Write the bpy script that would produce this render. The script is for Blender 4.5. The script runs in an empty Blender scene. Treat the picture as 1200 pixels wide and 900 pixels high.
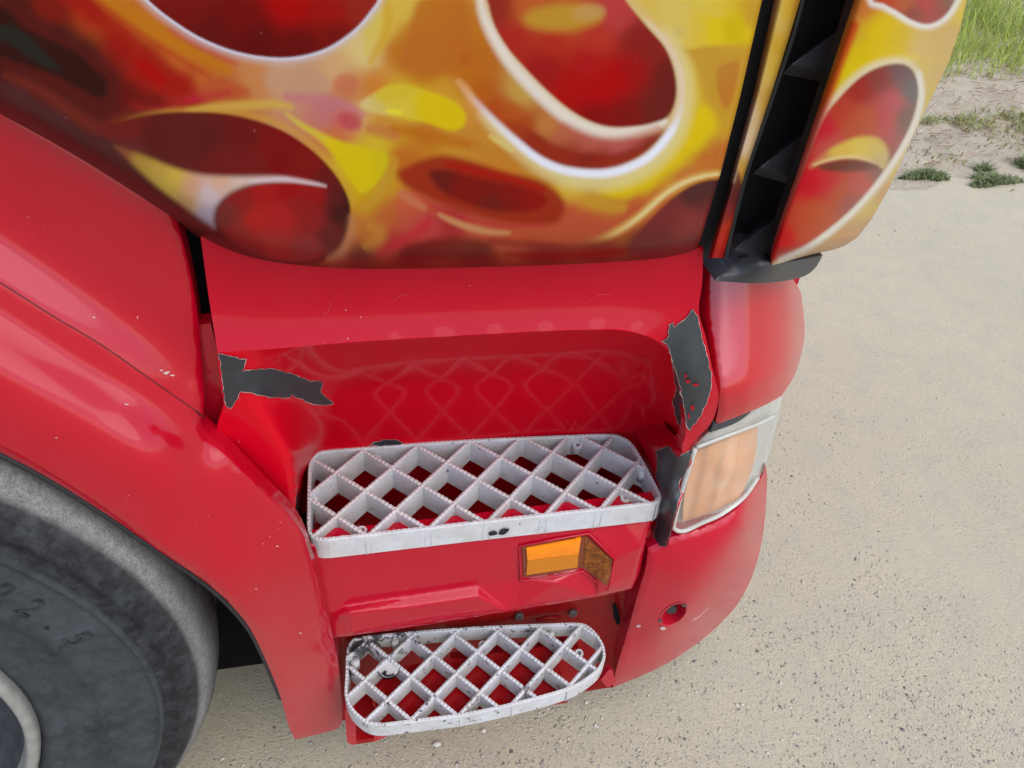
import bpy, bmesh, math, random
import numpy as np
from mathutils import Vector, Matrix
from mathutils.geometry import delaunay_2d_cdt
random.seed(4); rng = np.random.default_rng(4)
S = bpy.context.scene; COL = S.collection

# ------------------------------------------------------------------ camera, sky, sun, exposure
LENS = 901.0                                   # focal length in pixels of a 1200 px wide frame
PITCH, ROLL, YAW = map(math.radians, (40.6, 4.4, 13.4))
EYE = np.array([0.0, -0.70, 1.62])
FWD = np.array([math.sin(YAW)*math.cos(PITCH), math.cos(YAW)*math.cos(PITCH), -math.sin(PITCH)])
_r = np.array([math.cos(YAW), -math.sin(YAW), 0.0]); _d = np.cross(FWD, _r)
IX = _r*math.cos(ROLL) - _d*math.sin(ROLL); IY = _r*math.sin(ROLL) + _d*math.cos(ROLL)
cam_d = bpy.data.cameras.new('camera'); cam = bpy.data.objects.new('camera', cam_d); COL.objects.link(cam)
cam_d.sensor_width = 36; cam_d.lens = 36*LENS/1200; cam_d.clip_start = .02; cam_d.clip_end = 2000
M = Matrix.Identity(4)
for i in range(3):
    M[i][0] = IX[i]; M[i][1] = -IY[i]; M[i][2] = -FWD[i]; M[i][3] = EYE[i]
cam.matrix_world = M; S.camera = cam

SUN_EL, SUN_AZ = math.radians(58), math.radians(148)      # azimuth clockwise from +Y: behind and to the right of the photographer
W = bpy.data.worlds.new('World'); S.world = W; W.use_nodes = True
wn = W.node_tree; bg = wn.nodes['Background']
sky = wn.nodes.new('ShaderNodeTexSky'); sky.sky_type = 'NISHITA'; sky.sun_disc = False
sky.sun_elevation = SUN_EL; sky.sun_rotation = SUN_AZ; sky.air_density = 1.0; sky.dust_density = 2.0; sky.ozone_density = 1.0
wn.links.new(sky.outputs[0], bg.inputs[0]); bg.inputs[1].default_value = 0.14
sl = bpy.data.lights.new('sun', 'SUN'); sl.energy = 1.1; sl.angle = math.radians(85); sl.color = (1, .965, .91)
so = bpy.data.objects.new('sun', sl); COL.objects.link(so)
sd = Vector((math.sin(SUN_AZ)*math.cos(SUN_EL), math.cos(SUN_AZ)*math.cos(SUN_EL), math.sin(SUN_EL)))
so.rotation_euler = sd.to_track_quat('Z', 'Y').to_euler()
S.view_settings.view_transform = 'Standard'; S.view_settings.look = 'None'
S.view_settings.exposure = 1.1; S.view_settings.gamma = 1.0

# ------------------------------------------------------------------ geometry helpers
def ray(x, y): return FWD*LENS + IX*(x-600) + IY*(y-450)
def P(x, y, Y):                                # a point of the truck side, Y metres behind the plane of the step edge
    d = ray(x, y); return EYE + d*((Y-EYE[1])/d[1])
def PZ(x, y, Z):
    d = ray(x, y); return EYE + d*((Z-EYE[2])/d[2])
def PV(x, y, Y):
    x = np.asarray(x, float); y = np.asarray(y, float)
    d = FWD*LENS + (x-600)[..., None]*IX + (y-450)[..., None]*IY
    return EYE + d*((Y-EYE[1])/d[..., 1])[..., None]

def link(name, me, mat=None, parent=None, smooth=False, kind=None, label=None):
    o = bpy.data.objects.new(name, me); COL.objects.link(o)
    if mat: me.materials.append(mat)
    if parent: o.parent = parent
    if kind: o['kind'] = kind
    if label: o['label'] = label
    if smooth: me.polygons.foreach_set('use_smooth', [True]*len(me.polygons))
    me.update(); return o
def mesh(name, V, F, mat=None, parent=None, **k):
    me = bpy.data.meshes.new(name); me.from_pydata([tuple(map(float, v)) for v in V], [], F); return link(name, me, mat, parent, **k)
def np_mesh(name, V, Q, mat=None, parent=None, **k):      # fast quads or triangles from arrays
    me = bpy.data.meshes.new(name); V = np.ascontiguousarray(V, np.float32); Q = np.ascontiguousarray(Q, np.int32)
    n, c = Q.shape
    me.vertices.add(len(V)); me.vertices.foreach_set('co', V.ravel())
    me.loops.add(n*c); me.loops.foreach_set('vertex_index', Q.ravel())
    me.polygons.add(n); me.polygons.foreach_set('loop_start', np.arange(0, n*c, c, dtype=np.int32))
    me.update(calc_edges=True); me.validate(); return link(name, me, mat, parent, **k)
def bm_link(name, bm, mat=None, parent=None, **k):
    me = bpy.data.meshes.new(name); bm.to_mesh(me); bm.free(); return link(name, me, mat, parent, **k)
def box(bm, lo, hi):
    r = bmesh.ops.create_cube(bm, size=1)['verts']
    for v in r: v.co = Vector([lo[i] + (v.co[i]+.5)*(hi[i]-lo[i]) for i in range(3)])
    return r
def catmull(pts, n, closed=False):
    p = np.array(pts, float)
    if closed: q = np.vstack([p[-1], p, p[0], p[1]])
    else: q = np.vstack([2*p[0]-p[1], p, 2*p[-1]-p[-2]])
    out = []
    for i in range(1, len(q)-2):
        a, b, c, d = q[i-1], q[i], q[i+1], q[i+2]
        k = n if np.isscalar(n) else n[i-1]
        for t in np.arange(k)/k:
            out.append(.5*((2*b)+(c-a)*t+(2*a-5*b+4*c-d)*t*t+(3*b-a-3*c+d)*t**3))
    if not closed: out.append(p[-1])
    return np.array(out)
def smooth_outline(pts, step):                # (x, y) is rounded, (x, y, 1) is a corner
    n = len(pts); xy = [np.array(p[:2], float) for p in pts]; cor = [i for i, p in enumerate(pts) if len(p) > 2]
    def samp(run):
        ns = [max(1, int(round(np.linalg.norm(run[i+1]-run[i])/step))) for i in range(len(run)-1)]
        return catmull(run, ns)[:-1]
    if not cor:
        ns = [max(1, int(round(np.linalg.norm(xy[(i+1) % n]-xy[i])/step))) for i in range(n)]
        return catmull(xy, ns, True)
    out = []
    for a, b in zip(cor, cor[1:]+[cor[0]+n]):
        out.append(samp([xy[i % n] for i in range(a, b+1)]))
    return np.vstack(out)
def seg_dist(pts, poly, closed=True):
    A = poly; B = np.roll(poly, -1, 0)
    if not closed: A, B = poly[:-1], poly[1:]
    best = np.full(len(pts), 1e9); inside = np.zeros(len(pts), bool)
    for a, b in zip(A, B):
        ab = b-a; L = ab@ab
        if L < 1e-12: continue
        t = np.clip(((pts-a)@ab)/L, 0, 1); d = np.hypot(pts[:, 0]-a[0]-t*ab[0], pts[:, 1]-a[1]-t*ab[1]); best = np.minimum(best, d)
        if closed:
            c = (a[1] > pts[:, 1]) != (b[1] > pts[:, 1])
            with np.errstate(divide='ignore', invalid='ignore'):
                inside ^= c & (pts[:, 0] < (b[0]-a[0])*(pts[:, 1]-a[1])/(b[1]-a[1])+a[0])
    return np.where(inside, -best, best) if closed else best
def tps(ctrl, reg=1e-3):                      # smooth depth through scattered control points
    c = np.array(ctrl, float); s = 100.; X = c[:, :2]/s; n = len(X)
    def K(r2): return np.where(r2 > 1e-12, r2*np.log(np.maximum(r2, 1e-12)), 0)*.5
    A = np.zeros((n+3, n+3)); A[:n, :n] = K(((X[:, None]-X[None])**2).sum(2)) + reg*np.eye(n)
    A[:n, n] = 1; A[:n, n+1:] = X; A[n, :n] = 1; A[n+1:, :n] = X.T
    w = np.linalg.solve(A, np.r_[c[:, 2], 0, 0, 0])
    def f(x, y):
        Q = np.c_[np.ravel(x), np.ravel(y)]/s
        v = K(((Q[:, None]-X[None])**2).sum(2))@w[:n] + w[n] + Q@w[n+1:]
        return v.reshape(np.shape(x))
    return f
def slope_col(pts, tilts, Y0):
    """depths down a column of points so that the skin leans by the given angles (degrees) from upright"""
    out = [(pts[0][0], pts[0][1], Y0)]; Y = Y0
    for (x0, y0), (x1, y1), t in zip(pts, pts[1:], tilts):
        p0 = P(x0, y0, Y); lo, hi = -.3, .3
        def ang(d): q = P(x1, y1, Y+d); return math.degrees(math.atan2(-d, abs(p0[2]-q[2]) if (p0[2]-q[2])*(y1-y0) > 0 else -abs(p0[2]-q[2])))
        sg = 1 if y1 > y0 else -1                      # walking up the column the depth grows instead
        best = min(np.linspace(-.12, .12, 961), key=lambda d: abs(math.degrees(math.atan2(-d*sg, (p0[2]-P(x1, y1, Y+d)[2])*sg))-t))
        Y += best; out.append((x1, y1, Y))
    return out
def tin(ctrl):
    """flat facets between the given points"""
    c = np.array(ctrl, float); v, e, f, *_ = delaunay_2d_cdt([Vector(p[:2]) for p in c], [], [], 0, 1e-5)
    v = np.array([tuple(q) for q in v]); z = np.array([c[np.argmin(((c[:, :2]-q)**2).sum(1)), 2] for q in v])
    def g(x, y):
        q = np.c_[np.ravel(x), np.ravel(y)].astype(float); out = z[np.argmin(((q[:, None]-v[None])**2).sum(2), 1)].copy()
        for t in f:
            A, B, C = v[list(t)]; M_ = np.array([B-A, C-A]).T
            if abs(np.linalg.det(M_)) < 1e-9: continue
            w = np.linalg.solve(M_, (q-A).T); k = (w[0] > -1e-6)&(w[1] > -1e-6)&(w.sum(0) < 1+1e-6)
            out[k] = z[t[0]]*(1-w[0][k]-w[1][k])+z[t[1]]*w[0][k]+z[t[2]]*w[1][k]
        return out.reshape(np.shape(x))
    return g
def triangulate(out, step, hole=None):
    lo, hi = out.min(0), out.max(0)
    gx = np.arange(lo[0], hi[0], step); gy = np.arange(lo[1], hi[1], step*.87)
    X, Y = np.meshgrid(gx, gy); X = X + (np.arange(len(gy)) % 2)[:, None]*step*.5
    pts = np.c_[X.ravel(), Y.ravel()]
    if len(pts): pts = pts[seg_dist(pts, out) < -.55*step]
    n = len(out); ed = [(i, (i+1) % n) for i in range(n)]; allp = [out]
    if hole is not None:
        pts = pts[seg_dist(pts, hole) > .5*step]; m = len(hole); allp.append(hole); ed += [(n+i, n+(i+1) % m) for i in range(m)]
    allp = np.vstack(allp+[pts])
    v, e, f, *_ = delaunay_2d_cdt([Vector(p) for p in allp], ed, [], 1, 1e-5)
    if hole is not None:
        vv = np.array([tuple(p) for p in v]); cen = np.array([vv[list(t)].mean(0) for t in f]); ins = seg_dist(cen, hole) < 0
        f = [t for t, k in zip(f, ins) if not k]
    return np.array([tuple(p) for p in v]), [list(t) for t in f], n
def panel(name, outline, depth, mat, parent, step=7, rim=.012, rnd=0, rnd_px=8, off=0, skirt=None, raw=False, label=None, hole=None):
    """A shaped sheet-metal panel: outline and relief as seen square to the eye, with returned edges."""
    out = np.array([p[:2] for p in outline], float) if raw else smooth_outline(outline, step)
    f = tps(depth) if isinstance(depth, list) else depth
    v, F, n = triangulate(out, step, hole)
    Y = f(v[:, 0], v[:, 1]) + off
    if rnd:
        d = np.clip(-seg_dist(v, out), 0, rnd_px)/rnd_px
        Y = Y + rnd*(1-np.sqrt(np.clip(1-(1-d)**2, 0, 1)))
    V = PV(v[:, 0], v[:, 1], Y)
    F2 = []
    for t in F:
        a, b, c = V[t[0]], V[t[1]], V[t[2]]
        F2.append(t if np.cross(b-a, c-a)@(EYE-a) > 0 else t[::-1])
    V = [tuple(x) for x in V]
    cnt = {}
    for t in F2:
        for i in range(3):
            a, b = t[i], t[(i+1) % 3]; cnt[(a, b)] = 1
    bd = [(a, b) for a, b in cnt if (b, a) not in cnt]
    new = {}
    def dup(i, dep):
        k = (i, dep)
        if k not in new:
            p = V[i]; new[k] = (len(V), len(V)+1); V.append(p); V.append((p[0], p[1]+dep, p[2]))
        return new[k]
    for a, b in bd:
        dep = rim
        if skirt and skirt[0](*v[a]) and skirt[0](*v[b]): dep = skirt[1]
        if dep <= 0: continue
        a0, a1 = dup(a, dep); b0, b1 = dup(b, dep); F2.append([b0, a0, a1, b1])
    o = mesh(name, V, F2, mat, parent, smooth=True, label=label)
    o.data.polygons.foreach_set('use_smooth', [len(p.vertices) == 3 for p in o.data.polygons])
    return o
def tube(name, pts, r, mat, parent, seg=8, closed=False, **k):
    P3 = [Vector(p) for p in pts]; V = []; F = []; n = len(P3)
    for i, p in enumerate(P3):
        t = (P3[(i+1) % n if closed else min(i+1, n-1)] - P3[i-1 if closed else max(i-1, 0)]).normalized()
        u = t.orthogonal().normalized() if i == 0 else (u - t*u.dot(t)).normalized(); w = t.cross(u)
        rr = r[i] if hasattr(r, '__len__') else r
        V += [p + (u*math.cos(2*math.pi*j/seg)+w*math.sin(2*math.pi*j/seg))*rr for j in range(seg)]
    for i in range(n if closed else n-1):
        for j in range(seg):
            a, b = i*seg+j, i*seg+(j+1) % seg; c = ((i+1) % n)*seg
            F.append([a, b, c+(j+1) % seg, c+j])
    if not closed: F += [list(range(seg))[::-1], list(range((n-1)*seg, n*seg))]
    return mesh(name, V, F, mat, parent, smooth=True, **k)
def disc(name, c, nrm, r, depth, mat, parent, seg=10, ring=0, **k):   # bolt head or, with ring, a tube boss
    c = Vector(c); nrm = Vector(nrm).normalized(); u = nrm.orthogonal().normalized(); w = nrm.cross(u)
    prof = [(r, -depth), (r, -.15*depth), (r*.88, 0)]
    prof += [(ring, 0), (ring, -depth)] if ring else [(r*.3, .08*depth)]
    V = [c + (u*math.cos(2*math.pi*j/seg)+w*math.sin(2*math.pi*j/seg))*p[0] + nrm*p[1] for p in prof for j in range(seg)]
    F = [[i*seg+j, i*seg+(j+1) % seg, (i+1)*seg+(j+1) % seg, (i+1)*seg+j] for i in range(len(prof)-1) for j in range(seg)]
    if not ring: F.append([(len(prof)-1)*seg+j for j in range(seg)])
    return mesh(name, V, F, mat, parent, **k)
def thing(name, label, cat, loc=(0, 0, 0), group=None):
    o = bpy.data.objects.new(name, None); COL.objects.link(o); o.location = loc; tag(o, label, cat, group); return o
def tag(o, label, cat, group=None):
    o['label'] = label; o['category'] = cat
    if group: o['group'] = group

# ------------------------------------------------------------------ materials
def lin(c): return [((x/255)/12.92 if x/255 <= .04045 else ((x/255+.055)/1.055)**2.4) for x in c]
def new_mat(name):
    m = bpy.data.materials.new(name); m.use_nodes = True; nt = m.node_tree
    return m, nt, nt.nodes['Principled BSDF']
def N(nt, t, **k):
    n = nt.nodes.new(t)
    for a, b in k.items():
        if a in n.inputs: n.inputs[a].default_value = b
        else: setattr(n, a, b)
    return n
def noise(nt, scale, detail=4, rough=.6, vec=None):
    n = N(nt, 'ShaderNodeTexNoise'); n.inputs['Scale'].default_value = scale; n.inputs['Detail'].default_value = detail; n.inputs['Roughness'].default_value = rough
    g = vec or N(nt, 'ShaderNodeTexCoord').outputs['Object']; nt.links.new(g, n.inputs['Vector']); return n.outputs['Fac']
def ramp(nt, src, stops):
    r = N(nt, 'ShaderNodeValToRGB'); e = r.color_ramp.elements
    while len(e) < len(stops): e.new(.5)
    for el, (p, c) in zip(e, stops): el.position = p; el.color = (*c, 1) if hasattr(c, '__len__') else (c, c, c, 1)
    nt.links.new(src, r.inputs[0]); return r.outputs[0]
def mix(nt, fac, a, b):
    m = N(nt, 'ShaderNodeMix', data_type='RGBA')
    for s, v in ((0, fac), (6, a), (7, b)):
        if hasattr(v, 'node'): nt.links.new(v, m.inputs[s])
        else: m.inputs[s].default_value = (*v, 1) if hasattr(v, '__len__') else v
    return m.outputs[2]
def mul(nt, a, b, op='MULTIPLY'):
    m = N(nt, 'ShaderNodeMath', operation=op)
    for s, v in ((0, a), (1, b)):
        if hasattr(v, 'node'): nt.links.new(v, m.inputs[s])
        else: m.inputs[s].default_value = v
    return m.outputs[0]
def bump(nt, b, src, dist, strength=1):
    n = N(nt, 'ShaderNodeBump'); n.inputs['Distance'].default_value = dist; n.inputs['Strength'].default_value = strength
    nt.links.new(src, n.inputs['Height']); nt.links.new(n.outputs[0], b.inputs['Normal'])
def setp(b, **k):
    for a, v in k.items():
        b.inputs[a.replace('_', ' ')].default_value = (*v, 1) if hasattr(v, '__len__') and len(v) == 3 else v

def paint_mat(name, base, dusty, dust=.25, rough=.3, coat=1., low=None, crough=.05, ior=1.5):
    m, nt, b = new_mat(name)
    geo = N(nt, 'ShaderNodeNewGeometry').outputs['Position']
    big = ramp(nt, noise(nt, 9, 6, .65, geo), [(.42, 0), (.72, 1)])
    fine = ramp(nt, noise(nt, 420, 2, .7, geo), [(.55, 0), (.75, 1)])
    d = mul(nt, mul(nt, big, fine), dust)
    film = mul(nt, big, dust*.35)
    d = mul(nt, d, film, 'ADD')
    if low:                                    # road film thickens towards the bottom of the bodywork
        z = N(nt, 'ShaderNodeSeparateXYZ'); nt.links.new(geo, z.inputs[0])
        mr = N(nt, 'ShaderNodeMapRange'); nt.links.new(z.outputs[2], mr.inputs[0])
        for i, v in enumerate((low[0], low[1], 0, low[2])): mr.inputs[i+1].default_value = v
        grit = ramp(nt, noise(nt, 26, 8, .7, geo), [(.3, .25), (.7, 1)])
        d = mul(nt, d, mul(nt, mr.outputs[0], grit), 'ADD')
    cl = N(nt, 'ShaderNodeClamp'); nt.links.new(d, cl.inputs[0]); d = cl.outputs[0]
    vo = N(nt, 'ShaderNodeTexVoronoi'); vo.inputs['Scale'].default_value = 95; nt.links.new(geo, vo.inputs['Vector'])
    sp = ramp(nt, vo.outputs['Distance'], [(.05, 1), (.09, 0)])
    sp = mul(nt, sp, ramp(nt, noise(nt, 14, 3, .6, geo), [(.58, 0), (.66, 1)]))
    c = mix(nt, d, base, dusty); c = mix(nt, mul(nt, sp, .7), c, (.55, .42, .36))
    nt.links.new(c, b.inputs['Base Color'])
    r = mul(nt, mul(nt, d, .45), rough, 'ADD'); nt.links.new(r, b.inputs['Roughness'])
    cr = mul(nt, mul(nt, d, .5), crough, 'ADD'); nt.links.new(cr, b.inputs['Coat Roughness'])
    setp(b, Coat_Weight=coat, Coat_IOR=ior, Specular_IOR_Level=.05)
    return m
RED = (.36, .0005, .011)
M_red = paint_mat('red paint', RED, (.42, .06, .075), .06, .35, .36)
M_corner = paint_mat('polished red paint', (.36, .0008, .008), (.42, .07, .09), .05, .35, .9, None, .14, 1.7)
M_recess = paint_mat('recess red lifted', (.50, .0005, .010), (.42, .06, .075), .06, .35, .2)  # body red made brighter to offset the shade inside the recess
M_fender = paint_mat('dusty red paint', (.35, .0008, .011), (.44, .10, .12), .09, .4, .75, (.72, .15, .36), .08, 1.52)
M_bumper = paint_mat('scuffed red paint', (.36, .001, .015), (.42, .08, .10), .10, .36, .65, (.6, .1, .16))
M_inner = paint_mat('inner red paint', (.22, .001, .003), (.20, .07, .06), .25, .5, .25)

def flame_mat(name):
    m, nt, b = new_mat(name)
    a = N(nt, 'ShaderNodeVertexColor', layer_name='airbrush')
    geo = N(nt, 'ShaderNodeNewGeometry').outputs['Position']
    vo = N(nt, 'ShaderNodeTexVoronoi'); vo.inputs['Scale'].default_value = 55; nt.links.new(geo, vo.inputs['Vector'])
    sp = mul(nt, ramp(nt, vo.outputs['Distance'], [(.04, 1), (.07, 0)]), ramp(nt, noise(nt, 11, 3, .6, geo), [(.6, 0), (.68, 1)]))
    c = mix(nt, mul(nt, sp, .1), a.outputs['Color'], (.7, .6, .5))
    nt.links.new(c, b.inputs['Base Color'])
    setp(b, Roughness=.35, Coat_Weight=.12, Coat_Roughness=.05, Coat_IOR=1.36, Specular_IOR_Level=.05)
    return m
M_flame = flame_mat('airbrushed flame paint')

def plastic(name, c, rough=.55, var=.3, scale=60, spec=.4, bmp=0):
    m, nt, b = new_mat(name)
    n = noise(nt, scale, 5, .65)
    nt.links.new(ramp(nt, n, [(.3, [x*(1-var) for x in c]), (.7, [x*(1+var) for x in c])]), b.inputs['Base Color'])
    setp(b, Roughness=rough, Specular_IOR_Level=spec)
    if bmp: bump(nt, b, noise(nt, scale*8, 3), bmp)
    return m
M_black = plastic('black plastic', (.006, .006, .007), .5)
M_vane = plastic('satin black plastic', (.028, .029, .032), .42, .25, 40)
M_void = plastic('void black', (.004, .004, .004), .9, .3, 20, .1)  # near-black painted in for unlit hollows and hidden underbody
M_primer = plastic('bare grey plastic', (.021, .025, .029), .38, .25, 50, .5)
M_chipedge = plastic('chipped paint edge', (.46, .34, .32), .6)
M_scratch = plastic('fine scratch', (.45, .05, .06), .5)
M_bolt = plastic('rusty bolt steel', (.07, .055, .05), .6, .6, 150, .5)
M_rubber = plastic('rubber seal', (.012, .012, .013), .6)

def step_white(worn=False):
    m, nt, b = new_mat('chipped white step paint' if worn else 'worn white step paint')
    geo = N(nt, 'ShaderNodeNewGeometry').outputs['Position']
    g = ramp(nt, noise(nt, 38, 7, .7, geo), [(.3, (.40, .40, .41)), (.55, (.48, .48, .49)), (.8, (.53, .525, .52))])
    st = N(nt, 'ShaderNodeMapping'); st.inputs['Scale'].default_value = (14, 40, 160); nt.links.new(geo, st.inputs[0])
    scr = ramp(nt, noise(nt, 2.2, 6, .75, st.outputs[0]), [(.66, 0), (.70, 1)])
    c = mix(nt, mul(nt, scr, .55), g, (.16, .16, .17))
    chip = mul(nt, ramp(nt, noise(nt, 75, 4, .6, geo), [(.68, 0), (.70, 1)]), 1)
    c = mix(nt, chip, c, (.03, .03, .03))
    if worn:                                   # bare metal shows at the back left corner of the lower step
        sx = N(nt, 'ShaderNodeSeparateXYZ'); nt.links.new(geo, sx.inputs[0])
        mx = N(nt, 'ShaderNodeMapRange'); nt.links.new(sx.outputs[0], mx.inputs[0]); my = N(nt, 'ShaderNodeMapRange'); nt.links.new(sx.outputs[1], my.inputs[0])
        for q, v in ((mx, (.08, -.06, 0, 1)), (my, (-.03, .05, 0, 1))):
            for k, w in enumerate(v): q.inputs[k+1].default_value = w
        big = mul(nt, mul(nt, noise(nt, 60, 6, .7, geo), mul(nt, mul(nt, mx.outputs[0], my.outputs[0]), .16), 'ADD'), 1.)
        c = mix(nt, ramp(nt, big, [(.60, 0), (.63, 1)]), c, (.045, .045, .05))
    dirt = ramp(nt, noise(nt, 16, 6, .7, geo), [(.45, 0), (.75, .6)])
    c = mix(nt, dirt, c, (.34, .31, .26))
    nt.links.new(c, b.inputs['Base Color']); setp(b, Roughness=.5, Specular_IOR_Level=.4)
    bump(nt, b, noise(nt, 260, 3, .6, geo), .0006); return m
M_step = step_white(); M_step_worn = step_white(True)
def lens_mat(name, c, trans, rough=.12):
    m, nt, b = new_mat(name)
    nn = noise(nt, 34, 5, .7)
    nt.links.new(ramp(nt, nn, [(.3, [x*.85 for x in c]), (.7, c)]), b.inputs['Base Color'])
    setp(b, Roughness=rough, Alpha=trans, Specular_IOR_Level=.2, Coat_Weight=.4, Coat_Roughness=.06); return m

# ------------------------------------------------------------------ airbrushed flame artwork (pigment on the door skin, with lower-edge shade painted in)
K_ART = .67
def ac(c):                                     # pigment: the saturated colours lean warm, the whites stay neutral
    l = np.array(lin(c)); w = 1-(max(c)-min(c))/max(max(c), 1)
    return l*K_ART*(np.array([1.06, .95, .85])*(1-w)+np.array([1.02, 1.02, 1.04])*w)
def field(pts, samples, sig):
    s = np.array([p[:2] for p in samples], float); c = np.array([ac(p[2:5]) for p in samples])
    num = np.zeros((len(pts), 3)); den = np.full(len(pts), 1e-12)
    for p, k in zip(s, c):
        d2 = ((pts-p)**2).sum(1); w = 1/(d2+sig*sig)**2.2; num += w[:, None]*k; den += w
    return num/den[:, None]
def sm(a, b, x): t = np.clip((x-a)/(b-a), 0, 1); return t*t*(3-2*t)
def brush(C, pts, poly, col, si=2., so_=2., alpha=1., grow=0., sig=22, closed=True, raw=False, gain=1.):
    poly = np.array(poly, float) if raw else smooth_outline([tuple(p) for p in poly], 6)
    lo, hi = poly.min(0)-so_-grow-4, poly.max(0)+so_+grow+4
    k = np.where((pts[:, 0] > lo[0])&(pts[:, 0] < hi[0])&(pts[:, 1] > lo[1])&(pts[:, 1] < hi[1]))[0]
    if not len(k): return
    d = seg_dist(pts[k], poly)-grow
    a = (1-sm(-si, so_, d))*alpha
    c = (field(pts[k], col, sig) if isinstance(col, list) else ac(col))*gain
    C[k] = C[k]*(1-a[:, None]) + c*a[:, None]
def stroke(C, pts, line, col, w, soft, alpha=1., ends=True, fade=0):
    L = catmull(line, 8)
    lo, hi = L.min(0)-w-soft-2, L.max(0)+w+soft+2
    k = np.where((pts[:, 0] > lo[0])&(pts[:, 0] < hi[0])&(pts[:, 1] > lo[1])&(pts[:, 1] < hi[1]))[0]
    if not len(k): return
    best = np.full(len(k), 1e9); tt = np.zeros(len(k)); n = len(L)
    for i in range(n-1):
        a, b = L[i], L[i+1]; ab = b-a; q = np.clip(((pts[k]-a)@ab)/max(ab@ab, 1e-9), 0, 1)
        d = np.hypot(*(pts[k]-a-q[:, None]*ab).T); u = d < best; best[u] = d[u]; tt[u] = (i+q[u])/(n-1)
    ww = w*(np.clip(np.sin(math.pi*np.clip(tt, .0, 1)), 0, 1)**.5 if ends else 1)
    a = (1-sm(-.5*soft, soft, best-ww))*alpha*(np.clip(ww/max(w, 1e-6)*3, 0, 1) if ends else 1)
    if fade: a = a*sm(0, fade, tt)
    C[k] = C[k]*(1-a[:, None]) + ac(col)*a[:, None]
def ellipse(cx, cy, rx, ry, deg): 
    t = np.radians(np.arange(0, 360, 20)); a = math.radians(deg)
    return [(cx+rx*math.cos(q)*math.cos(a)-ry*math.sin(q)*math.sin(a), cy+rx*math.cos(q)*math.sin(a)+ry*math.sin(q)*math.cos(a)) for q in t]
#ART
DOOR_BASE = [
 (10,8,70,20,12),(60,8,120,24,14),(110,10,165,45,18),(135,12,185,110,38),(165,35,190,115,38),(205,68,188,105,40),(245,92,180,100,40),(275,112,178,105,45),
 (20,35,45,20,16),(60,50,44,24,20),(95,75,44,20,18),(120,100,50,20,18),(30,55,42,38,32),(0,60,55,25,22),
 (140,60,125,22,14),(165,85,150,24,16),(190,95,158,26,18),(215,105,160,28,20),(150,110,100,18,14),(180,122,110,20,16),(215,118,150,40,30),
 (0,85,70,25,22),(50,100,80,24,20),(100,130,85,26,22),(140,140,88,26,22),(20,120,85,40,40),(70,150,80,38,38),(120,178,82,38,38),(170,215,84,38,38),(220,255,84,36,36),
 (300,92,190,125,75),(330,88,190,150,115),(360,92,186,145,110),(395,85,200,160,110),(425,60,208,185,120),(445,30,205,180,70),(470,10,205,175,70),
 (410,105,190,120,70),(440,105,195,120,45),(420,135,200,160,100),(405,140,190,75,80),(385,130,185,110,110),(395,165,190,110,60),
 (470,60,180,110,28),(490,40,182,112,28),(520,50,178,104,25),(545,70,180,108,25),(500,80,178,105,28),(550,95,178,100,25),(580,120,165,75,22),
 (460,120,205,185,35),(490,125,205,185,18),(525,135,204,184,18),(520,110,195,145,45),(545,135,195,135,55),(450,145,195,140,45),(500,155,180,110,30),(550,155,188,130,45),
 (410,185,200,180,20),(430,200,203,184,15),(440,170,198,175,40),(420,225,195,160,25),(430,240,185,140,30),(450,215,190,145,35),(470,190,180,100,30),
 (415,265,180,110,50),(440,270,178,100,45),(400,290,165,85,60),(450,255,178,95,45),(475,245,185,85,55),(480,262,178,75,60),(500,270,180,60,60),(460,280,170,50,50),
 (530,270,160,45,45),(560,275,180,80,55),(600,280,178,78,48),(640,275,180,80,48),(665,255,178,80,50),(690,265,178,78,48),(720,240,184,110,45),(745,240,180,85,45),
 (600,200,190,120,40),(640,215,200,150,40),(670,215,205,175,60),(700,230,195,150,40),(730,222,200,170,30),(760,215,203,180,20),(790,190,206,186,18),(815,165,205,186,18),(830,140,206,188,25),
 (805,110,204,180,60),(815,70,203,180,75),(840,40,205,184,60),(800,30,205,180,90),(830,20,205,185,70),(860,30,205,182,18),(870,45,204,180,18),(835,60,195,160,60),(860,70,184,144,45),(850,95,182,140,44),(870,100,176,130,40),(850,120,175,110,42),(835,150,195,160,40),(845,170,180,120,45),(830,185,175,95,40),(800,205,180,110,50),(770,230,175,80,45),(885,20,184,144,45),
 (480,298,125,26,22),(560,298,115,26,22),(640,296,128,34,26),(700,290,130,36,28),(760,285,110,36,34),(800,285,118,44,40),(420,302,110,40,34),(350,308,90,30,28),(300,300,85,28,26),(260,285,84,30,28)]
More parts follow.
